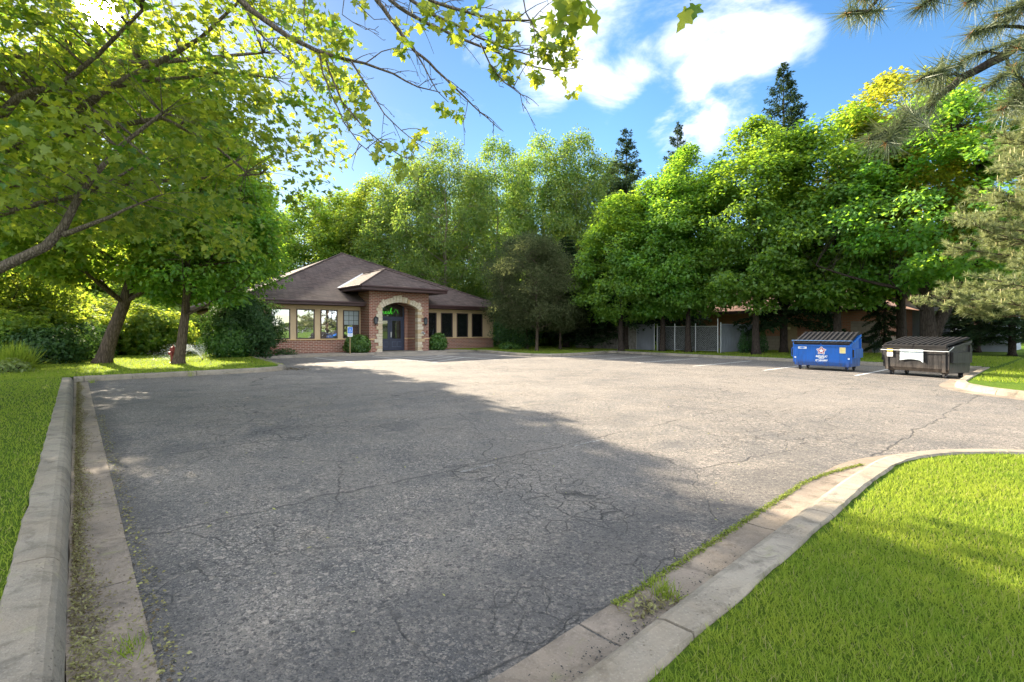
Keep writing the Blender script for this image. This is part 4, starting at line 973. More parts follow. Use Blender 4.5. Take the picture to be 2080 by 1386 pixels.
# screen of lit undergrowth at the foot of that wood
un = make_shrub('undergrowth_bush', 'yellow green bush at the foot of the wood behind the office', 51, 3.2, 2.2, 4.2, 9000, .26, T_RHOMB, 'l_wood', .1, 'bushes at the foot of the wood', 'bush', 1, .4)
un.location = xy(1120, 47)
for i, (px, Y, s) in enumerate([(1010, 50, 1.2), (1070, 44, .9), (1180, 43, .9), (1140, 52, 1.4), (1100, 56, 1.4), (930, 60, 1.3), (1060, 62, 1.2), (1200, 46, 1.0), (1265, 47, .9), (870, 64, 1.3), (1330, 48, .9), (1420, 58, 1.3), (1560, 60, 1.3), (1700, 55, 1.2)]):
    copy_thing(un, un['label'], xy(px, Y), i*1.3, (s, s, s))
ol = make_tree('olive_tree', 'small grey olive leaved tree right of the office on its own lawn', 'tree', 61, 7.3, 1.7, 3.0, .11, 18, 360, 110, .135, T_SLIM, 'l_olive', 'bark', p_round, .55, .8, tilt=1.4, droop=.3, gap=-.12, up=.3, inner=.2); ol.location = xy(1090, 33.4)
copy_thing(ol, 'olive leaved tree nearest the left end of the maple row', xy(1138, 36.2), 4.1, (.95, .95, .92)); copy_thing(ol, 'olive leaved tree with thick trunk behind the smaller one', xy(1070, 37), 2.0, (1.15, 1.15, 1.15)).children
bs = make_shrub('round_shrub', 'large round clipped shrub at the right corner of the office', 62, 1.6, 1.5, 2.75, 12000, .10, T_RHOMB, 'l_yew', .05, None, 'shrub', 1, .30); bs.location = W(24.3, 27.9, LZ)
e1 = make_shrub('porch_shrub', 'broad leafy green shrub left of the entrance behind the parking sign', 63, .78, .62, 1.12, 2600, .14, T_RHOMB, 'l_shrub', .0, 'leafy shrubs beside the entrance', 'shrub', 1, .15); e1.location = W(13.05, 29.75, .1)
e2 = make_shrub('porch_shrub', 'leafy green shrub under the windows right of the entrance', 64, .60, .55, 1.20, 2000, .14, T_RHOMB, 'l_shrub', .0, 'leafy shrubs beside the entrance', 'shrub', 1, .15); e2.location = W(19.0, 29.9, .1)
yw = make_shrub('yew_shrub', 'big dark yew shrub covering the left corner of the office', 65, 1.75, 1.7, 3.25, 26000, .15, T_SLIM, 'l_yew', .05, None, 'shrub', 1, .42); yw.location = W(6.55, 29.3, LZ)
y2 = make_shrub('pale_shrub', 'small pale green shrub in front of the dark yew', 66, .95, .85, 1.75, 5200, .15, T_RHOMB, 'l_shrub', .05, None, 'shrub', 1, .35); y2.location = P(468, 725, 25.2); y2.location.z = LZ
mu = make_shrub('low_shrub', 'low spreading shrub on the walk under the left windows', 67, .7, .4, .35, 500, .12, T_SLIM, 'l_yew', 0, None, 'shrub', 1, .2); mu.location = W(8.9, 30.0, .1)
lo = make_shrub('low_shrub', 'low green shrub at the foot of the round shrub', 68, .8, .4, .5, 600, .12, T_RHOMB, 'l_shrub', 0, None, 'shrub', 1, .2); lo.location = W(22.9, 26.9, LZ)

# ------------------------------------------------------------------ west side: lawn trees and the wood behind them
t1 = make_tree('shade_tree', 'large leaning tree with rough brown trunk on the left lawn', 'tree', 71, 13.4, 3.4, 5.2, .27, 30, 640, 64, .21, T_MLO, 'l_wood', 'bark', p_egg, .8, .45, lean=(1.25, 0), trunk_top=.75, tilt=.8); t1.location = xy(208, 20.8)
t2 = make_tree('lawn_maple', 'small dark leaved maple by the hydrant on the left lawn', 'tree', 72, 10.0, 2.6, 2.9, .20, 26, 560, 60, .17, T_RHOMB, 'l_row', 'bark', p_egg, .55, .45, lean=(.35, 0), tilt=.8, off=(.5, .3)); t2.location = xy(362, 20.3)
t3 = make_tree('lawn_maple', 'maple rising behind the dark yew and leaning over the office roof corner', 'tree', 73, 10.6, 4.0, 2.3, .18, 24, 420, 64, .19, T_RHOMB, 'l_row', 'bark', p_egg, .58, .45, lean=(.3, 0), tilt=.8, off=(.3, 0)); t3.location = xy(446, 26.4)
G_W = 'trees of the wood on the left'
w1 = make_tree('leafy_tree', 'tree of the wood beyond the left lawn', 'tree', 81, 15.5, 1.2, 4.8, .22, 30, 560, 62, .26, T_RHOMB, 'l_wood', 'bark_dark', p_egg, .95, .6, group=G_W, tilt=1.0, gap=-.12)
w1.location = xy(335, 54)
for i, (px, Y, s, sz) in enumerate([(60, 50, .9, .9), (190, 62, 1, 1), (440, 52, 1, 1), (530, 56, 1, 1), (-60, 36, 1, 1), (120, 66, 1.1, 1.1), (270, 68, 1.1, 1.1), (390, 58, 1.1, 1.1), (-20, 24, .8, .75), (10, 56, 1.2, 1.1), (480, 70, 1.2, 1.1)]):
    copy_thing(w1, w1['label'], xy(px, Y), i*1.7, (s, s, sz))
v1 = make_shrub('thicket_bush', 'bush of the thicket along the edge of the left lawn', 82, 2.1, 1.7, 2.7, 9000, .20, T_RHOMB, 'l_wood', .05, 'thicket along the left lawn', 'bush', 1, .4); v1.location = xy(300, 29)
for i, (px, Y, s) in enumerate([(235, 29, .8), (340, 31, .9), (160, 27, .9), (120, 29, 1.2), (60, 24, 1.1), (385, 36, 1.0), (20, 27, 1.3), (200, 36, 1.4), (280, 40, 1.5), (370, 46, 1.6), (100, 38, 1.6), (150, 44, 1.7), (240, 48, 1.8), (60, 40, 1.6), (320, 50, 1.8), (0, 21, .9), (-50, 24, 1.2)]):
    copy_thing(v1, v1['label'], xy(px, Y), i*2.1, (s, s, s*.9))
dk = make_shrub('dark_bush', 'dark low bush in the shade at the far left edge of the lawn', 83, 1.6, 1.2, 1.5, 6000, .13, T_RHOMB, 'l_yew', .05, 'dark bushes at the lawn edge', 'bush', 1, .35); dk.location = xy(95, 20.6)
for i, (px, Y, s) in enumerate([(160, 23.5, .8), (62, 22.5, 1.2), (130, 25, 1.2)]): copy_thing(dk, dk['label'], xy(px, Y), i*1.9, (s, s, s))
# grassy clump at the left edge
def grass_clump():
    rs = np.random.RandomState(9); r = thing('ornamental_grass', 'tall bright green grass clump at the left edge of the lawn', 'plant'); n = 900
    az = rs.uniform(0, 6.283, n); q = rs.uniform(0, .45, n); c = np.stack([np.cos(az)*q, np.sin(az)*q, np.zeros(n)], 1); d = np.stack([np.cos(az)*.5*q, np.sin(az)*.5*q, np.full(n, 1)], 1) + rs.normal(0, .14, (n, 3))
    scatter('blades', c, rnd_unit(rs, n), d, rs.uniform(.5, 1.15, n), rs.uniform(0, .9, n), T_needle(.02), 'grass', r); return r
gc = grass_clump(); gc.location = xy(30, 17.6)
pd = make_shrub('flowering_plant', 'pale yellow green low plant in front of the tall grass clump', 84, .6, .5, .45, 500, .10, T_RHOMB, 'l_pale', 0, None, 'plant', 1, .4); pd.location = xy(20, 16.2)

# ------------------------------------------------------------------ the two big maples at the left, whose branches overhang the view
SUND = Vector((-math.sin(SUN_AZ)*math.cos(SUN_EL), math.cos(SUN_AZ)*math.cos(SUN_EL), math.sin(SUN_EL)))
def near_maple():
    rs = np.random.RandomState(91); rd = random.Random(91)
    r = thing('maple_tree', 'big leafy maple whose crown fills the upper left of the view', 'tree')
    mb = MB(); nodes = []; nr = []; base = Vector((-11.6, 8.9, LZ-.03))
    tr = [base, base+Vector((0, 0, .5)), base+Vector((.1, 0, 2)), base+Vector((.2, .1, 4)), base+Vector((.5, .2, 6.5)), base+Vector((.6, .3, 9))]
    mb.tube(tr, [.42, .30, .26, .21, .14, .05], 12)
    def limb(pts, r0, r1, wob=True):
        pts = [Vector(p) for p in pts]; q = []
        for a, b in zip(pts[:-1], pts[1:]): q += [a.lerp(b, t/3) for t in range(3)]
        q.append(pts[-1])
        rr = [r0+(r1-r0)*i/(len(q)-1) for i in range(len(q))]; mb.tube(q, rr, 9, False)
        for p, ra in zip(q, rr): nodes.append(p); nr.append(ra)
    def px(l, Y): return [P(x, y, Y+.0*i) for i, (x, y) in enumerate(l)]
    limb([tr[2]] + px([(-90, 585), (0, 545), (93, 501), (129, 461), (154, 412), (186, 364), (240, 300), (330, 230)], 8.2), .105, .025)
    limb(px([(129, 477), (182, 457), (226, 440), (258, 424), (330, 395)], 8.2), .045, .012)
    limb(px([(-60, 450), (28, 428), (101, 408), (162, 398), (226, 368), (290, 330)], 8.6), .06, .015)
    limb([tr[3]] + px([(-100, 300), (0, 238), (32, 202), (73, 184), (115, 180), (200, 110), (290, 20)], 8.4), .095, .025)
    limb([tr[4]] + px([(150, 230), (230, 175), (323, 127), (364, 103), (408, 77), (485, 4)], 9.0), .08, .025)
    limb(px([(0, 165), (75, 168), (150, 190), (230, 260), (320, 340)], 8.8), .06, .015)
    limb([tr[3]] + px([(100, 280), (200, 262), (330, 240), (430, 290), (500, 350)], 10.2), .08, .02)
    limb(px([(230, 175), (323, 162), (376, 158), (461, 146), (560, 160)], 9.3), .05, .014)
    limb([tr[4], Vector((-8.5, 11.5, 7.6)), Vector((-6.2, 12.5, 8.4))], .1, .03); limb([tr[4], Vector((-9, 6.5, 8.6)), Vector((-7, 4.8, 9.6))], .1, .03)
    limb([tr[4], Vector((-13, 11, 8)), Vector((-14.5, 12.5, 9))], .1, .03); limb([tr[3], Vector((-14, 8, 5.5)), Vector((-16, 8, 6.5))], .1, .03); limb([tr[3], Vector((-9.2, 12, 5.0)), Vector((-6.6, 13.2, 5.6))], .09, .02)
    cs = []; ctr = Vector((-9.0, 9.6, 6.6))
    while len(cs) < 980:
        d = Vector(rnd_unit(rs, 1)[0]); q = rd.random()**.42; p = ctr + Vector((d.x*5.7, d.y*4.9, d.z*4.5))*q
        if p.z < 2.9 + max(0, 1.0-(p.x+14)*.08): continue
        if noise.noise((p.x*.8, p.y*.8, p.z*1.1)) < -.13: continue
        v = p - Vector((0, 0, EYE)); t = v.dot(SUND)
        if t > 0 and (v - SUND*t).length < .38: continue
        cs.append(tuple(p))
    foliate(rs, mb, nodes, nr, cs, 32, .48, .42, .118, .8, T_MAPLE, 'l_near', r, tuple(ctr), twig_r=.0045, droop=.4, twig_k=4)
    mb.build('trunk', 'bark_near', r, True); return r
near_maple()

def overhang():
    rs = np.random.RandomState(95); rd = random.Random(95)
    r = thing('maple_tree', 'maple left of the camera with thin sparsely leaved branches across the sky', 'tree')
    mb = MB(); base = Vector((-7.0, 3.6, LZ-.03)); tips = []
    mb.tube([base, base+Vector((0, 0, .4)), base+Vector((.1, .1, 2.5)), base+Vector((.35, .4, 5.0)), base+Vector((.5, .5, 8.0)), base+Vector((.6, .5, 11))], [.36, .26, .22, .19, .12, .03], 12)
    def tw(l, r0, r1, k=6):
        q = [Vector(l[0])]
        for a, b in zip(l[:-1], l[1:]):
            a = Vector(a); b = Vector(b); q += [a.lerp(b, .5)+Vector([rd.uniform(-.012, .012) for _ in range(3)])*(b-a).length*2, b]
        mb.tube(q, [r0+(r1-r0)*(i/(len(q)-1))**.8 for i in range(len(q))], k, False)
        # side twigs with buds, bare at this time of the season
        for i in range(2, len(q)-1):
            if rd.random() < .72:
                d = (q[i]-q[i-1]).normalized(); sd = Vector([rd.uniform(-1, 1) for _ in range(3)]); L_ = rd.uniform(.10, .42)
                e = q[i] + (d*.8+sd*.7).normalized()*L_; cv = curve(q[i], e, (0, 0, .05), 4); mb.tube(cv, [.0055, .0045, .0035, .0025], 4, False)
                for t in (1, 2, 3):
                    if rd.random() < .6: s = Vector([rd.uniform(-1, 1) for _ in range(3)])*.05; mb.tube([cv[t], cv[t]+d*.04+s], [.003, .004], 3)
                tips.append(e)
        tips.append(q[-1]); return q
    def px(l, Y0, Y1): return [P(x, y, Y0+(Y1-Y0)*i/(len(l)-1)) for i, (x, y) in enumerate(l)]
    fork = base+Vector((.30, .35, 4.4)); hub = Vector((-4.2, 5.0, 6.3)); hub2 = Vector((-2.2, 5.3, 6.2))
    tw([fork, Vector((-5.6, 4.5, 5.6)), hub, Vector((-3.2, 5.2, 6.5)), hub2], .10, .035, 9)
    b1 = px([(487, 0), (534, 38), (588, 77), (641, 102), (695, 119), (741, 129), (799, 150), (849, 177), (895, 188)], 6.0, 6.3)
    tw([hub, Vector((-3.7, 5.6, 5.9))] + b1, .050, .005, 8)
    tw(px([(649, 112), (656, 150), (672, 192), (699, 250), (730, 292), (757, 315)], 6.05, 5.9), .014, .004); tw(px([(735, 295), (715, 318), (690, 330)], 5.9, 5.9), .006, .003)
    tw(px([(660, 110), (668, 142), (695, 208), (734, 254), (772, 288), (818, 319), (850, 322)], 6.1, 6.0), .016, .004)
    tw(px([(712, 122), (749, 181), (780, 231), (815, 265), (865, 304)], 6.1, 6.1), .013, .004)
    b2 = px([(765, 0), (788, 31), (818, 73), (842, 104), (872, 127), (903, 158), (934, 188), (961, 215), (988, 238), (1018, 265)], 5.8, 6.2); tw([hub2, Vector((-1.85, 5.7, 5.7))] + b2, .034, .004, 7)
    tw(px([(842, 104), (865, 142), (888, 185), (911, 208)], 5.9, 6.0), .011, .004); tw(px([(742, 129), (775, 105), (805, 97), (842, 104)], 6.1, 6.0), .008, .004); tw(px([(950, 205), (945, 235), (938, 254)], 6, 6), .005, .003)
    b3 = px([(792, 0), (826, 25), (872, 50), (922, 73), (980, 96), (1030, 115), (1072, 133), (1126, 144), (1172, 138)], 5.5, 5.7); tw([hub2, Vector((-1.5, 5.4, 5.6))] + b3, .030, .005, 7)
    b4 = px([(834, 0), (880, 31), (926, 50), (965, 73), (999, 87), (1038, 102), (1076, 112), (1111, 119)], 5.3, 5.5); tw([hub2, Vector((-1.3, 5.2, 5.5))] + b4, .026, .005, 7)
    tw(px([(976, 88), (995, 130), (1026, 169), (1057, 192), (1064, 227)], 5.4, 5.5), .010, .003)
    b5 = px([(872, 0), (922, 17), (961, 29), (1018, 42), (1080, 42), (1111, 35), (1150, 48)], 5.0, 5.1); tw([hub2, Vector((-1.0, 5.0, 5.4))] + b5, .024, .005, 7)
    tw(px([(1060, -20), (1068, 25), (1085, 60), (1085, 78)], 5, 5), .008, .003); tw(px([(720, 0), (760, 40), (785, 38)], 6, 6), .006, .003); tw(px([(700, -10), (695, 30), (742, 60), (738, 18)], 6, 6), .006, .003)
    tw(px([(620, -20), (618, 60), (612, 110)], 5.8, 5.8), .006, .003); tw(px([(470, -30), (520, 60), (560, 100), (600, 130), (640, 190)], 6.3, 6.3), .016, .004)
    cl = []   # leaf clusters: (position, how many, spread, leaf length)
    for x, y, Y, n, s in [(1012, 52, 5.1, 14, .13), (1035, 25, 5, 16, .15), (1025, 70, 5.3, 16, .15), (1030, 95, 5.4, 22, .18), (1020, 120, 5.5, 18, .15), (1035, 140, 5.5, 12, .12), (1000, 150, 5.5, 8, .08),
                         (1110, 60, 5.1, 26, .2), (1130, 80, 5.1, 24, .2), (1105, 95, 5.1, 16, .14), (1155, 100, 5.1, 14, .13), (1150, 75, 5.1, 16, .15), (860, 15, 5.3, 14, .18), (905, 35, 5.2, 16, .16), (930, 52, 5.2, 12, .13), (880, 8, 5.1, 12, .15), (955, 20, 5, 14, .15),
                         (690, 68, 6.0, 20, .2), (705, 82, 6.0, 14, .14), (665, 55, 6.1, 12, .16), (725, 8, 6, 10, .12), (818, 60, 5.9, 9, .1), (815, 98, 5.9, 12, .13), (820, 110, 5.9, 8, .08), (912, 182, 6, 9, .09), (893, 220, 6, 7, .09), (923, 220, 6, 12, .12),
                         (1085, 140, 5.6, 8, .09), (1090, 152, 5.6, 8, .08), (1130, 135, 5.7, 7, .08), (1160, 182, 5.7, 9, .09), (1142, 150, 5.7, 6, .06), (1000, 85, 5.4, 7, .1), (935, 82, 5.5, 8, .1), (790, 290, 6, 16, .2), (815, 318, 6, 18, .2), (840, 290, 6, 12, .14), (770, 300, 6, 12, .13), (820, 345, 6, 12, .14), (850, 268, 6, 4, .06),
                         (640, 30, 6.2, 22, .28), (600, 15, 6.2, 22, .28), (560, 30, 6.2, 24, .3), (660, 20, 6.2, 14, .2), (655, 80, 6.2, 16, .2), (690, 130, 6.2, 18, .22), (715, 165, 6.2, 20, .22), (740, 200, 6.2, 18, .2), (690, 190, 6.2, 20, .24), (720, 225, 6.2, 16, .2), (640, 150, 6.3, 26, .3), (600, 110, 6.3, 24, .3), (735, 170, 6.2, 12, .14), (660, 240, 6.1, 16, .2), (645, 270, 6.1, 12, .16), (740, 250, 6, 8, .1)]:
        cl.append((P(x, y, Y), n, s, .098))
    cl += [(P(1130, 12, 2.9), 7, .09, .115), (P(1180, 22, 2.8), 8, .10, .12), (P(1168, -5, 2.8), 6, .08, .115), (P(1412, 6, 3.0), 5, .07, .11)]
    tw([hub2, Vector((-.6, 4.0, 5.2)), P(1100, -160, 3.1), P(1160, -30, 2.85), P(1182, 8, 2.8)], .015, .003); tw([P(1100, -160, 3.1), P(1330, -120, 3.0), P(1410, -10, 3.0)], .006, .003); tw([P(1125, -110, 3.0), P(1130, 2, 2.9)], .004, .002)
    # the rest of the crown, overhead and to the left of the view
    while len(cl) < 330:
        q = Vector((rd.gauss(-6.2, 2.0), rd.gauss(3.6, 2.2), rd.gauss(8.3, 1.5)))
        if q.z < 6.2 or q.z < EYE+.72*q.y+1.0: continue
        cl.append((q, 15, .5, .14)); c0 = base+Vector((.4, .4, 6.5)); mb.tube(curve(c0, q, (0, 0, .3), 5), [.03, .025, .018, .012, .005], 4, False)
    C = []; TG = []; NR = []; S = []; TI = []
    for p, n, s, ls in cl:
        q = rnd_unit(rs, n)*(rs.uniform(0, 1, n)**.5)[:, None]*s; q[:, 2] -= .2*s; C.append(np.array(tuple(p))+q); tg = q/s*.7 + rnd_unit(rs, n)*.5; tg[:, 2] -= .75; TG.append(tg)
        NR.append(rnd_unit(rs, n) + np.array([0, -.2, .45])); S.append(ls*rs.uniform(.55, 1.2, n)); TI.append(np.clip(rs.normal(.55, .25, n), 0, 1))
    scatter('crown', np.concatenate(C), np.concatenate(NR), np.concatenate(TG), np.concatenate(S), np.concatenate(TI), T_MAPLE, 'l_near', r)
    mb.build('trunk', 'bark_near', r, True); return r
overhang()

# ------------------------------------------------------------------ pines at the right
def tufts(rs, pts, dirs, n, ln, w, spread):
    C = []; D = []
    for p, d in zip(pts, dirs):
        k = int(n*rs.uniform(.7, 1.3)); d = np.array(tuple(d)); d = d/np.linalg.norm(d)
        q = rnd_unit(rs, k); q = q*spread + d*(1.15-spread*.2) ; C.append(np.array(tuple(p)) - d*rs.uniform(0, ln*.55, k)[:, None]); D.append(q)
    return np.concatenate(C), np.concatenate(D)
def overhead_pine():
    rs = np.random.RandomState(101); rd = random.Random(101)
    r = thing('pine_tree', 'long needled pine at right with a branch reaching across the top corner', 'tree')
    mb = MB(); base = Vector((6.9, 4.6, LZ-.03)); mb.tube([base, base+Vector((0, 0, .4)), base+Vector((-.1, 0, 3)), base+Vector((-.1, .1, 6)), base+Vector((0, .1, 10))], [.34, .25, .22, .17, .04], 12)
    pts = []; dirs = []; old = []
    def br(l, r0, r1, tip=True):
        l = [Vector(p) for p in l]; q = []
        for a, b in zip(l[:-1], l[1:]): q += [a.lerp(b, t/3)+Vector([rd.uniform(-.008, .008) for _ in range(3)]) for t in range(3)]
        q.append(l[-1]); mb.tube(q, [r0+(r1-r0)*i/(len(q)-1) for i in range(len(q))], 7, False)
        if tip:
            d = (q[-1]-q[-3]).normalized()
            for t in (0, .05, .10, .16, .22, .29, .36): pts.append(q[-1]-d*t); dirs.append(d+Vector((0, 0, -.18)))
            old.append(q[-1]+d*.02)
        return q
    X = lambda l, a, b: [P(x, y, a+(b-a)*i/(len(l)-1)) for i, (x, y) in enumerate(l)]
    br([base+Vector((-.1, 0, 4.0)), Vector((5.0, 4.2, 4.05))] + X([(2130, 45), (2078, 82), (2040, 112), (1955, 158), (1900, 205), (1858, 235), (1816, 258), (1765, 285)], 3.7, 3.5), .05, .008)
    br(X([(1958, 155), (1925, 152), (1905, 150), (1868, 162)], 3.5, 3.4), .012, .006); br(X([(2040, 112), (2046, 130), (2048, 145), (2020, 165), (2003, 178)], 3.6, 3.6), .012, .006)
    br(X([(1892, 212), (1890, 228)], 3.5, 3.5), .008, .006); br(X([(1860, 235), (1842, 225), (1838, 222)], 3.5, 3.6), .008, .006)
    br(X([(1830, 252), (1800, 290)], 3.5, 3.35), .008, .006); br(X([(2035, 108), (2000, 105), (1962, 120)], 3.6, 3.7), .010, .006)
    br([Vector((5.2, 4.3, 4.6))] + X([(2140, 40), (2080, 55), (2040, 52), (2000, 60), (1972, 70)], 3.6, 3.5), .018, .006)
    br(X([(2160, 190), (2100, 195), (2060, 208), (2035, 222)], 3.5, 3.4), .016, .006); br(X([(2090, 195), (2075, 160), (2060, 140)], 3.4, 3.4), .010, .006)
    br([Vector((4.6, 4.4, 5.0))] + X([(1900, -60), (1782, 0), (1765, 20), (1735, 25), (1720, 28)], 3.6, 3.5), .018, .006); br(X([(1840, -60), (1770, -20), (1752, -5)], 3.6, 3.5), .010, .006)
    br(X([(1990, -50), (1900, -5), (1868, 15)], 3.5, 3.4), .014, .006); br(X([(2140, -20), (2080, 5), (2050, 25), (2030, 30)], 3.5, 3.5), .014, .006); br(X([(2080, -30), (1990, -10), (1965, 5)], 3.4, 3.4), .012, .006); br(X([(2130, 10), (2085, 15), (2075, 20)], 3.5, 3.5), .01, .006); br(X([(2150, 130), (2100, 110), (2070, 100)], 3.4, 3.4), .010, .006)
    for i in range(46):   # the part of the crown outside the view
        a = base+Vector((-.1, 0, rd.uniform(4.6, 9.3))); az = rd.uniform(0, 6.283); L_ = rd.uniform(1.2, 2.6)
        if -2.6 < math.atan2(math.sin(az-2.9), math.cos(az-2.9)) < 2.6 and a.z < 5.6: L_ *= .6
        q = br([a, a+Vector((math.cos(az)*L_*.5, math.sin(az)*L_*.5, .1)), a+Vector((math.cos(az)*L_, math.sin(az)*L_, .35))], .03, .008)
        for t in range(3): br([q[3+t], q[3+t]+Vector((math.cos(az+1-t), math.sin(az+1-t), .15))*.5], .01, .006)
    c, d = tufts(rs, pts, dirs, 52, .17, .006, .80); n = len(c); d[:, 2] -= .25
    scatter('needles', c, rnd_unit(rs, n), d, .185*rs.uniform(.75, 1.2, n), rs.uniform(0, 1, n), T_needle(.015), 'n_pine_dark', r)
    c, d = tufts(rs, old, [Vector((-.3, 0, -.2))]*len(old), 16, .03, .01, .9); n = len(c)
    scatter('buds', c, rnd_unit(rs, n), d, .05*rs.uniform(.6, 1.2, n), rs.uniform(0, 1, n), T_needle(.06), 'n_brown', r)
    mb.build('trunk', 'bark_dark', r, True); return r
overhead_pine()
def pine():
    rs = np.random.RandomState(111); rd = random.Random(111)
    r = thing('pine_tree', 'sunlit bushy pine with pale upright candles at the right edge', 'tree'); mb = MB()
    H = 11.5; mb.tube([(0, 0, -.03), (0, 0, .4), (0, 0, 4), (0, 0, H)], [.30, .22, .17, .03], 10); pts = []; dirs = []; cand = []
    for i in range(120):
        t = i/119; z = 2.0+(H-2.2)*t; L0 = 3.5*(1-t**1.5)**.9+.3; az = i*2.399+rd.uniform(-.4, .4); L_ = L0*rd.uniform(.7, 1.08)
        cv = curve((0, 0, z), (math.cos(az)*L_, math.sin(az)*L_, z+.18*L_*(1 if t > .15 else -.2)), (0, 0, -.12*L_), 8)
        mb.tube(cv, [.035*(1-k/8.5)*(1-.5*t)+.005 for k in range(8)], 5, False)
        for k in range(int(9+6*L_)):
            s = rd.uniform(.35, 1)**.7; p = cv[min(7, int(s*7.2))]; a2 = az+rd.choice((-1, 1))*rd.uniform(.3, 1.2); l2 = rd.uniform(.2, .75)
            e = p + Vector((math.cos(a2)*l2, math.sin(a2)*l2, rd.uniform(-.1, .35))); mb.tube([p, p.lerp(e, .5)+Vector((0, 0, -.04)), e], [.010, .008, .006], 3, False)
            d = (e-p).normalized()+Vector((0, 0, .45))
            for w_ in (0, .10, .2): pts.append(e-(e-p).normalized()*w_); dirs.append(d)
            if rd.random() < .16: cand.append(e)
        pts.append(cv[-1]); dirs.append(cv[-1]-cv[-3]+Vector((0, 0, .2))); cand.append(cv[-1])
    c, d = tufts(rs, pts, dirs, 34, .16, .01, .9); n = len(c)
    scatter('needles', c, rnd_unit(rs, n), d, .17*rs.uniform(.7, 1.2, n), np.clip(rs.uniform(0, 1, n), 0, 1), T_needle(.05), 'n_pine', r)
    cd = MB()
    for p in cand: cd.tube([p, p+Vector((0, 0, .06)), p+Vector((rd.uniform(-.02, .02), rd.uniform(-.02, .02), rd.uniform(.12, .22)))], [.011, .010, .005], 4)
    stuff(cd.build('candles', 'candle', r)); mb.build('trunk', 'bark', r, True); return r
pn = pine(); pn.location = xy(2225, 15.2)
# lit trees and meadow far to the right
f1 = copy_thing(w1, 'bright yellow green tree on the sunlit grass beyond the right lawn', xy(1960, 50), 1.0, (.85, .85, .6), 'trees beyond the right lawn')
for i, (px, Y, s) in enumerate([(2120, 56, 1), (1850, 62, 1), (2040, 75, 1.2), (1760, 74, 1.1), (1480, 75, 1.1), (1620, 80, 1.2), (1920, 90, 1.2)]):
    copy_thing(w1, 'leafy tree far away beyond the right lawn', xy(px, Y), 1.2*i, (s, s, s*.85), 'trees beyond the right lawn')
# trees across the road behind the camera: the windows mirror them
for i in range(14):
    a = math.radians(-8-5.2*i); copy_thing(w1, 'leafy tree far across the road, mirrored in the office windows', (430*math.cos(a), 430*math.sin(a), 0), i*.9, (4.5, 4.5, .62+.12*math.sin(i*2.3)), 'trees across the road')

# ------------------------------------------------------------------ grass blades, litter, moss
T_BLADE = (np.array([(0, -.5, 0), (0, .5, 0), (.55, .36, .05), (.55, -.36, .05), (1, 0, .16)]), [(0, 1, 2, 3), (3, 2, 4)])
def blades(name, uv, h, w, seed, z=LZ-.01, tint=None):
    rs = np.random.RandomState(seed); n = len(uv)
    c = np.stack([.7573*uv[:, 0]-.6533*uv[:, 1], .6532*uv[:, 0]+.7572*uv[:, 1], np.full(n, z)], 1)
    d = np.array([0, 0, 1.0]) + rs.normal(0, .52, (n, 3))*np.array([1, 1, .15]); az = rs.uniform(0, 6.283, n)
    ln = h*rs.uniform(.5, 1.25, n); side = np.stack([np.cos(az), np.sin(az), np.zeros(n)], 1)
    d /= np.linalg.norm(d, axis=1)[:, None]; nr = np.cross(d, side); nr /= np.linalg.norm(nr, axis=1)[:, None]; bi = np.cross(nr, d)
    tv = T_BLADE[0]; K = 5
    ww = np.broadcast_to(np.asarray(w, float), (n,))
    V = c[:, None]+ ln[:, None, None]*(tv[None, :, 0:1]*d[:, None] + tv[None, :, 2:3]*nr[:, None]*2.2) + ww[:, None, None]*tv[None, :, 1:2]*bi[:, None]
    me = bpy.data.meshes.new(name); me.vertices.add(n*K); me.vertices.foreach_set('co', V.astype(np.float32).ravel())
    base = np.array([0, 1, 2, 3, 3, 2, 4]); lp = (np.arange(n)[:, None]*K+base[None]).ravel(); tot = np.tile([4, 3], n); st = np.concatenate([[0], np.cumsum(tot)[:-1]])
    me.loops.add(len(lp)); me.loops.foreach_set('vertex_index', lp.astype(np.int32)); me.polygons.add(2*n)
    me.polygons.foreach_set('loop_start', st.astype(np.int32)); me.polygons.foreach_set('loop_total', tot.astype(np.int32)); me.update(calc_edges=True)
    t = rs.uniform(0, 1, n) if tint is None else tint
    a = me.attributes.new('tint', 'FLOAT', 'POINT'); a.data.foreach_set('value', np.repeat(t, K).astype(np.float32)); me.materials.append(M['grass'])
    o = bpy.data.objects.new(name, me); COL.objects.link(o); return stuff(o)
def pick(seed, n, u0, u1, v0, v1, inside, ref, power):
    """random lot points, thinned with distance from the camera"""
    rs = np.random.RandomState(seed); u = rs.uniform(u0, u1, n); v = rs.uniform(v0, v1, n); d = np.hypot(u, v)
    k = inside(u, v) & (rs.uniform(0, 1, n) < np.minimum(1, (ref/np.maximum(d, .1))**power))
    return np.stack([u[k], v[k]], 1)
def near_in(u, v):
    edge = np.where(u < 6.2, v < 1.06+.035*np.minimum(u, 5.4) + .012*np.sin(u*19) + .014*np.sin(u*47+1), np.hypot(u-6.2, v+.92) < 2.17)
    x = .7573*u-.6533*v; y = .6532*u+.7572*v
    return edge & (y > .9) & (x > -1.5) & (u < 8.5)
p = pick(1, 620000, 0, 8.6, -4.5, 1.3, near_in, 3.6, 1.3); blades('grass', p, .046, np.clip(.0026+.0006*np.hypot(p[:, 0], p[:, 1]), .003, .009), 2)
def left_in(u, v): return (u < -.285-.0031*v+.010*np.sin(v*21)+.012*np.sin(v*53)) & (v > 1.0)
p = pick(3, 800000, -7, -.27, 1, 30, left_in, 3.4, 1.35); blades('grass', p, .048, np.clip(.0028+.0007*np.hypot(p[:, 0], p[:, 1]), .003, .02), 4)
def west_in(u, v): return np.where(v < 21, u < 4.9+.0*v, u < 6.2+.08*(v-21)) & (v > 19.6) & (v < 34)
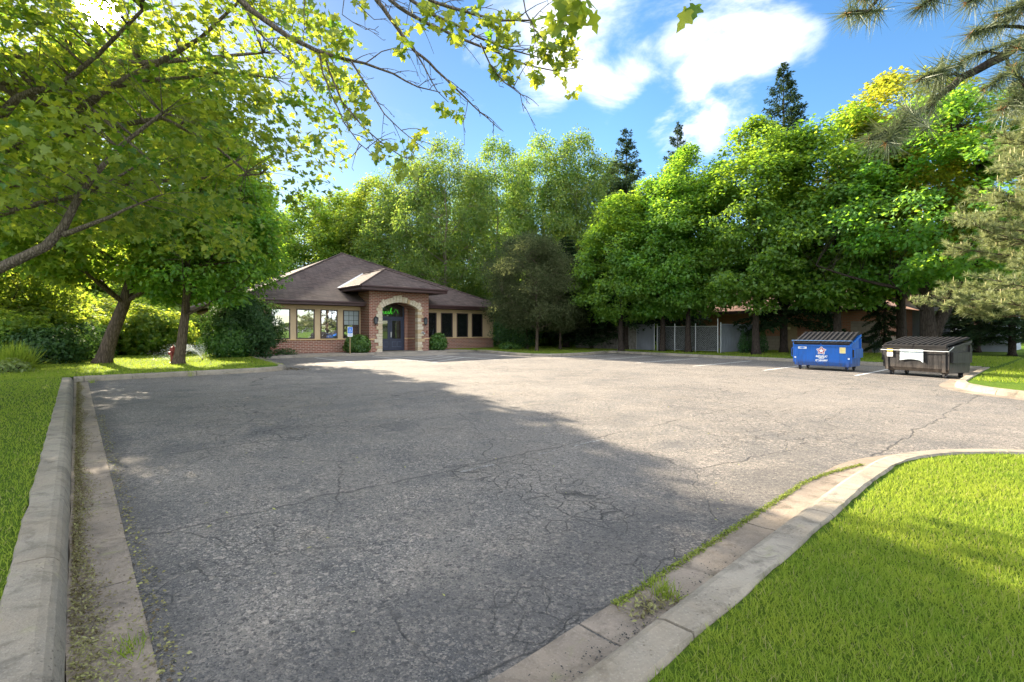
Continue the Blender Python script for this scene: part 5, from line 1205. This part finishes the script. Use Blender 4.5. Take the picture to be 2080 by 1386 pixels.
p = pick(5, 110000, -16, 7, 19.6, 33, west_in, 20, 1.5); blades('grass', p, .075, .018, 6)
def east_in(u, v): return ((u > 25.9+.06*(v-3)) & (v > 2.4)) | ((v < 2.2) & (u > 18.4)) | ((v > 20.6) & (u > 20.6+.1*(28-v)))
p = pick(7, 160000, 18.4, 36, -4, 31, east_in, 24, 1.2); blades('grass', p, .08, .020, 8)
# weed tufts rooted in kerb joints
def tuft(label, u, v, n, h, seed):
    rs = np.random.RandomState(seed); q = np.stack([u+rs.normal(0, .035, n), v+rs.normal(0, .055, n)], 1)
    o = blades('weed_tuft', q, h, .0045, seed, .004, rs.uniform(0, .97, n)); del o['kind']; return tag(o, label, 'weed')
tuft('weed tuft in the gutter joint of the curved near kerb', 2.50, 1.58, 130, .10, 1)
tuft('sparse grass tuft across the left gutter near the bottom corner', .19, 2.95, 90, .055, 2)
tuft('weed at the far end of the left gutter in the corner', .30, 18.6, 60, .14, 3)
tuft('tall weed standing against the far lawn kerb', 2.75, 19.12, 40, .34, 4)
# debris, fallen leaves, seeds
def litter(name, uv, z, size, m, seed, flat=.35, tmpl=T_RHOMB, tint=None):
    rs = np.random.RandomState(seed); n = len(uv); c = np.stack([.7573*uv[:, 0]-.6533*uv[:, 1], .6532*uv[:, 0]+.7572*uv[:, 1], np.full(n, 0)+z+rs.uniform(0, .012, n)], 1)
    return stuff(scatter(name, c, rnd_unit(rs, n)*flat+np.array([0, 0, 1]), rnd_unit(rs, n), size*rs.uniform(.4, 1.3, n), rs.uniform(0, 1, n) if tint is None else tint, tmpl, m))
rs = np.random.RandomState(55)
nl = 19000; v = 1.5+17.5*rs.uniform(0, 1, nl)**1.6; u = -.03+np.abs(rs.normal(0, .055, nl))*(1+.35*np.sin(v*2.3))*(1+.8*np.exp(-((v-2.7)/.5)**2)); litter('leaf_litter', np.stack([u, v], 1), .012, .021, 'litter', 1, .7, T_SLIM, np.clip(rs.beta(1.1, 1.9, nl)+.25*(v < 3.2), 0, 1))
v = 1.5+10*rs.uniform(0, 1, 1300)**1.5; u = .30+rs.normal(0, .035, 1300); litter('leaf_litter', np.stack([u, v], 1), .008, .022, 'litter', 2, .5)
v = 1.5+8*rs.uniform(0, 1, 700)**1.6; litter('debris', np.stack([rs.uniform(.04, .29, 700), v], 1), .008, .010, 'dirt', 3, .4)
u = rs.uniform(.9, 3.4, 500); litter('debris', np.stack([u, 1.40+.03*u+np.abs(rs.normal(0, .06, 500))], 1), .012, .011, 'black', 4, .4)
v_ = 1.56+rs.normal(0, .05, 160); litter('leaf_litter', np.stack([2.32+rs.normal(0, .10, 160), v_], 1), .014, .034, 'litter', 5, .6, T_SLIM)
u = rs.uniform(2.2, 6.6, 5200); litter('moss', np.stack([u, np.where(u < 5.2, 1.645+.048*(u-1.0)+.0*u, 1.86-.09*(u-5.2)**2)+rs.normal(0, .014, 5200)], 1), .004, .016, 'moss', 6, .8)
litter('fallen_seeds', np.stack([rs.uniform(.4, 9, 130), rs.uniform(1.9, 12, 130)], 1), .006, .04, 'litter', 7, .3, T_SLIM, rs.uniform(.75, 1, 130))
litter('leaf_litter', np.stack([6.3+rs.normal(0, .25, 260), 20.2+rs.normal(0, .5, 260)], 1), .008, .06, 'litter', 8, .4, T_RHOMB, rs.uniform(0, .35, 260))
litter('leaf_litter', np.stack([24.6+rs.normal(0, .35, 300), 3.2+np.abs(rs.normal(0, .3, 300))], 1), .008, .06, 'litter', 9, .4, T_RHOMB, rs.uniform(0, .3, 300))

# ------------------------------------------------------------------ sky, sun, camera
w = bpy.data.worlds.new('World'); SC.world = w; w.use_nodes = True; nt = w.node_tree; nt.nodes.clear(); g = N(nt)
sky = g.a('ShaderNodeTexSky', sky_type='NISHITA', sun_disc=False, sun_elevation=SUN_EL, sun_rotation=-SUN_AZ, altitude=200, air_density=1.0, dust_density=.25, ozone_density=1.5)
dr = g.a('ShaderNodeTexCoord').outputs['Generated']
hs = g.a('ShaderNodeHueSaturation', ins={'Saturation': 1.26, 'Value': .25, 'Color': sky.outputs[0]}).outputs[0]
sp = g.a('ShaderNodeSeparateXYZ', ins={0: dr}).outputs
den = g.math('ADD', g.math('MAXIMUM', sp[2], 0), .22)
pl = g.a('ShaderNodeCombineXYZ', ins={0: g.math('DIVIDE', sp[0], den), 1: g.math('DIVIDE', sp[1], den), 2: 0.0}).outputs[0]
n1 = g.noise(pl, 2.6, 10, .62, .45)
def near_dir(px, py, rad, amp):
    v = Vector(((px-1040)/F, 1, (HOR-py)/F)).normalized()
    d = g.a('ShaderNodeVectorMath', operation='DOT_PRODUCT', ins={0: dr, 1: tuple(v)}).outputs['Value']
    return g.math('MULTIPLY', g.math('SMOOTHSTEP' if False else 'MULTIPLY', g.a('ShaderNodeMapRange', interpolation_type='SMOOTHSTEP', ins={0: d, 1: math.cos(rad), 2: math.cos(rad*.25), 3: 0.0, 4: 1.0}).outputs[0], 1.0), amp)
acc = 0.0
for c in [(1240, 40, .17, .20), (1480, 55, .12, .17), (1600, 90, .07, .12), (1020, 40, .12, .12), (1110, 175, .075, .17), (1250, 195, .07, .15), (1150, 110, .09, .12), (1390, 262, .085, .17), (1500, 255, .075, .15), (1650, 195, .04, .10), (1410, 160, .04, .10), (830, 330, .05, .13), (655, 315, .05, .13), (890, 115, .08, .03), (2060, 60, .1, .10)]:
    acc = g.math('ADD', near_dir(*c), acc)
fill_cloud = g.math('MULTIPLY', g.math('MAXIMUM', g.a('ShaderNodeMapRange', ins={0: sp[1], 1: .15, 2: -.15, 3: 0.0, 4: 1.0}).outputs[0], g.a('ShaderNodeMapRange', ins={0: sp[2], 1: .62, 2: .8, 3: 0.0, 4: 1.0}).outputs[0]), .22)   # unseen cloud added overhead and behind the camera as neutral fill light
dens = g.math('ADD', g.math('ADD', n1, acc), fill_cloud)
cf = g.a('ShaderNodeMapRange', interpolation_type='SMOOTHSTEP', ins={0: dens, 1: .585, 2: .90, 3: 0.0, 4: 1.0}).outputs[0]
shade = g.ramp(g.noise(pl, 3.5, 6, .6), [(.35, .0), (.65, 1.0)])
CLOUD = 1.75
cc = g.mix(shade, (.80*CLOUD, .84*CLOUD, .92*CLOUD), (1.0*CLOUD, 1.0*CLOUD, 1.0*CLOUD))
cc = g.mix(1.0, cc, g.math('MULTIPLY_ADD', fill_cloud, 9.5, 1.0), 'MULTIPLY')  # added fill clouds made brighter than the ones in view
sd = g.a('ShaderNodeVectorMath', operation='DOT_PRODUCT', ins={0: dr, 1: tuple(SUND)}).outputs['Value']
hs = g.mix(1.0, hs, g.a('ShaderNodeMapRange', ins={0: sd, 1: .70, 2: 1.0, 3: 1.0, 4: .6}).outputs[0], 'MULTIPLY')
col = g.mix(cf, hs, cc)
sd = g.a('ShaderNodeVectorMath', operation='DOT_PRODUCT', ins={0: dr, 1: tuple(SUND)}).outputs['Value']
disc = g.a('ShaderNodeMapRange', interpolation_type='SMOOTHSTEP', ins={0: sd, 1: math.cos(math.radians(1.5)), 2: math.cos(math.radians(.5)), 3: 0.0, 4: 120.0}).outputs[0]
col = g.mix(1.0, col, disc, 'ADD')
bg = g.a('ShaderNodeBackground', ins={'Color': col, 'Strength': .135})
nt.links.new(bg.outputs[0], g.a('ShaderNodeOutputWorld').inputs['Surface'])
sl = bpy.data.lights.new('sun', 'SUN'); sl.energy = 3.0; sl.angle = math.radians(.55); sl.color = (1.0, .86, .66)
so = bpy.data.objects.new('sun', sl); COL.objects.link(so); so.rotation_euler = SUND.to_track_quat('Z', 'Y').to_euler(); so.location = (0, 0, 30)
cam = bpy.data.cameras.new('camera'); co = bpy.data.objects.new('camera', cam); COL.objects.link(co)
co.location = (0, 0, EYE); co.rotation_euler = (math.pi/2, 0, 0); cam.sensor_width = 36; cam.lens = 36*F/2080; cam.shift_y = -(693-HOR)/2080; cam.clip_start = .05; cam.clip_end = 3000
SC.camera = co
vs = SC.view_settings; vs.view_transform = 'Standard'; vs.look = 'None'; vs.exposure = 3.05; vs.gamma = 1
c = SC.cycles; c.max_bounces = 7; c.diffuse_bounces = 4; c.glossy_bounces = 3; c.transmission_bounces = 5; c.transparent_max_bounces = 4; c.caustics_reflective = False; c.caustics_refractive = False; c.sample_clamp_indirect = 6; c.use_denoising = True
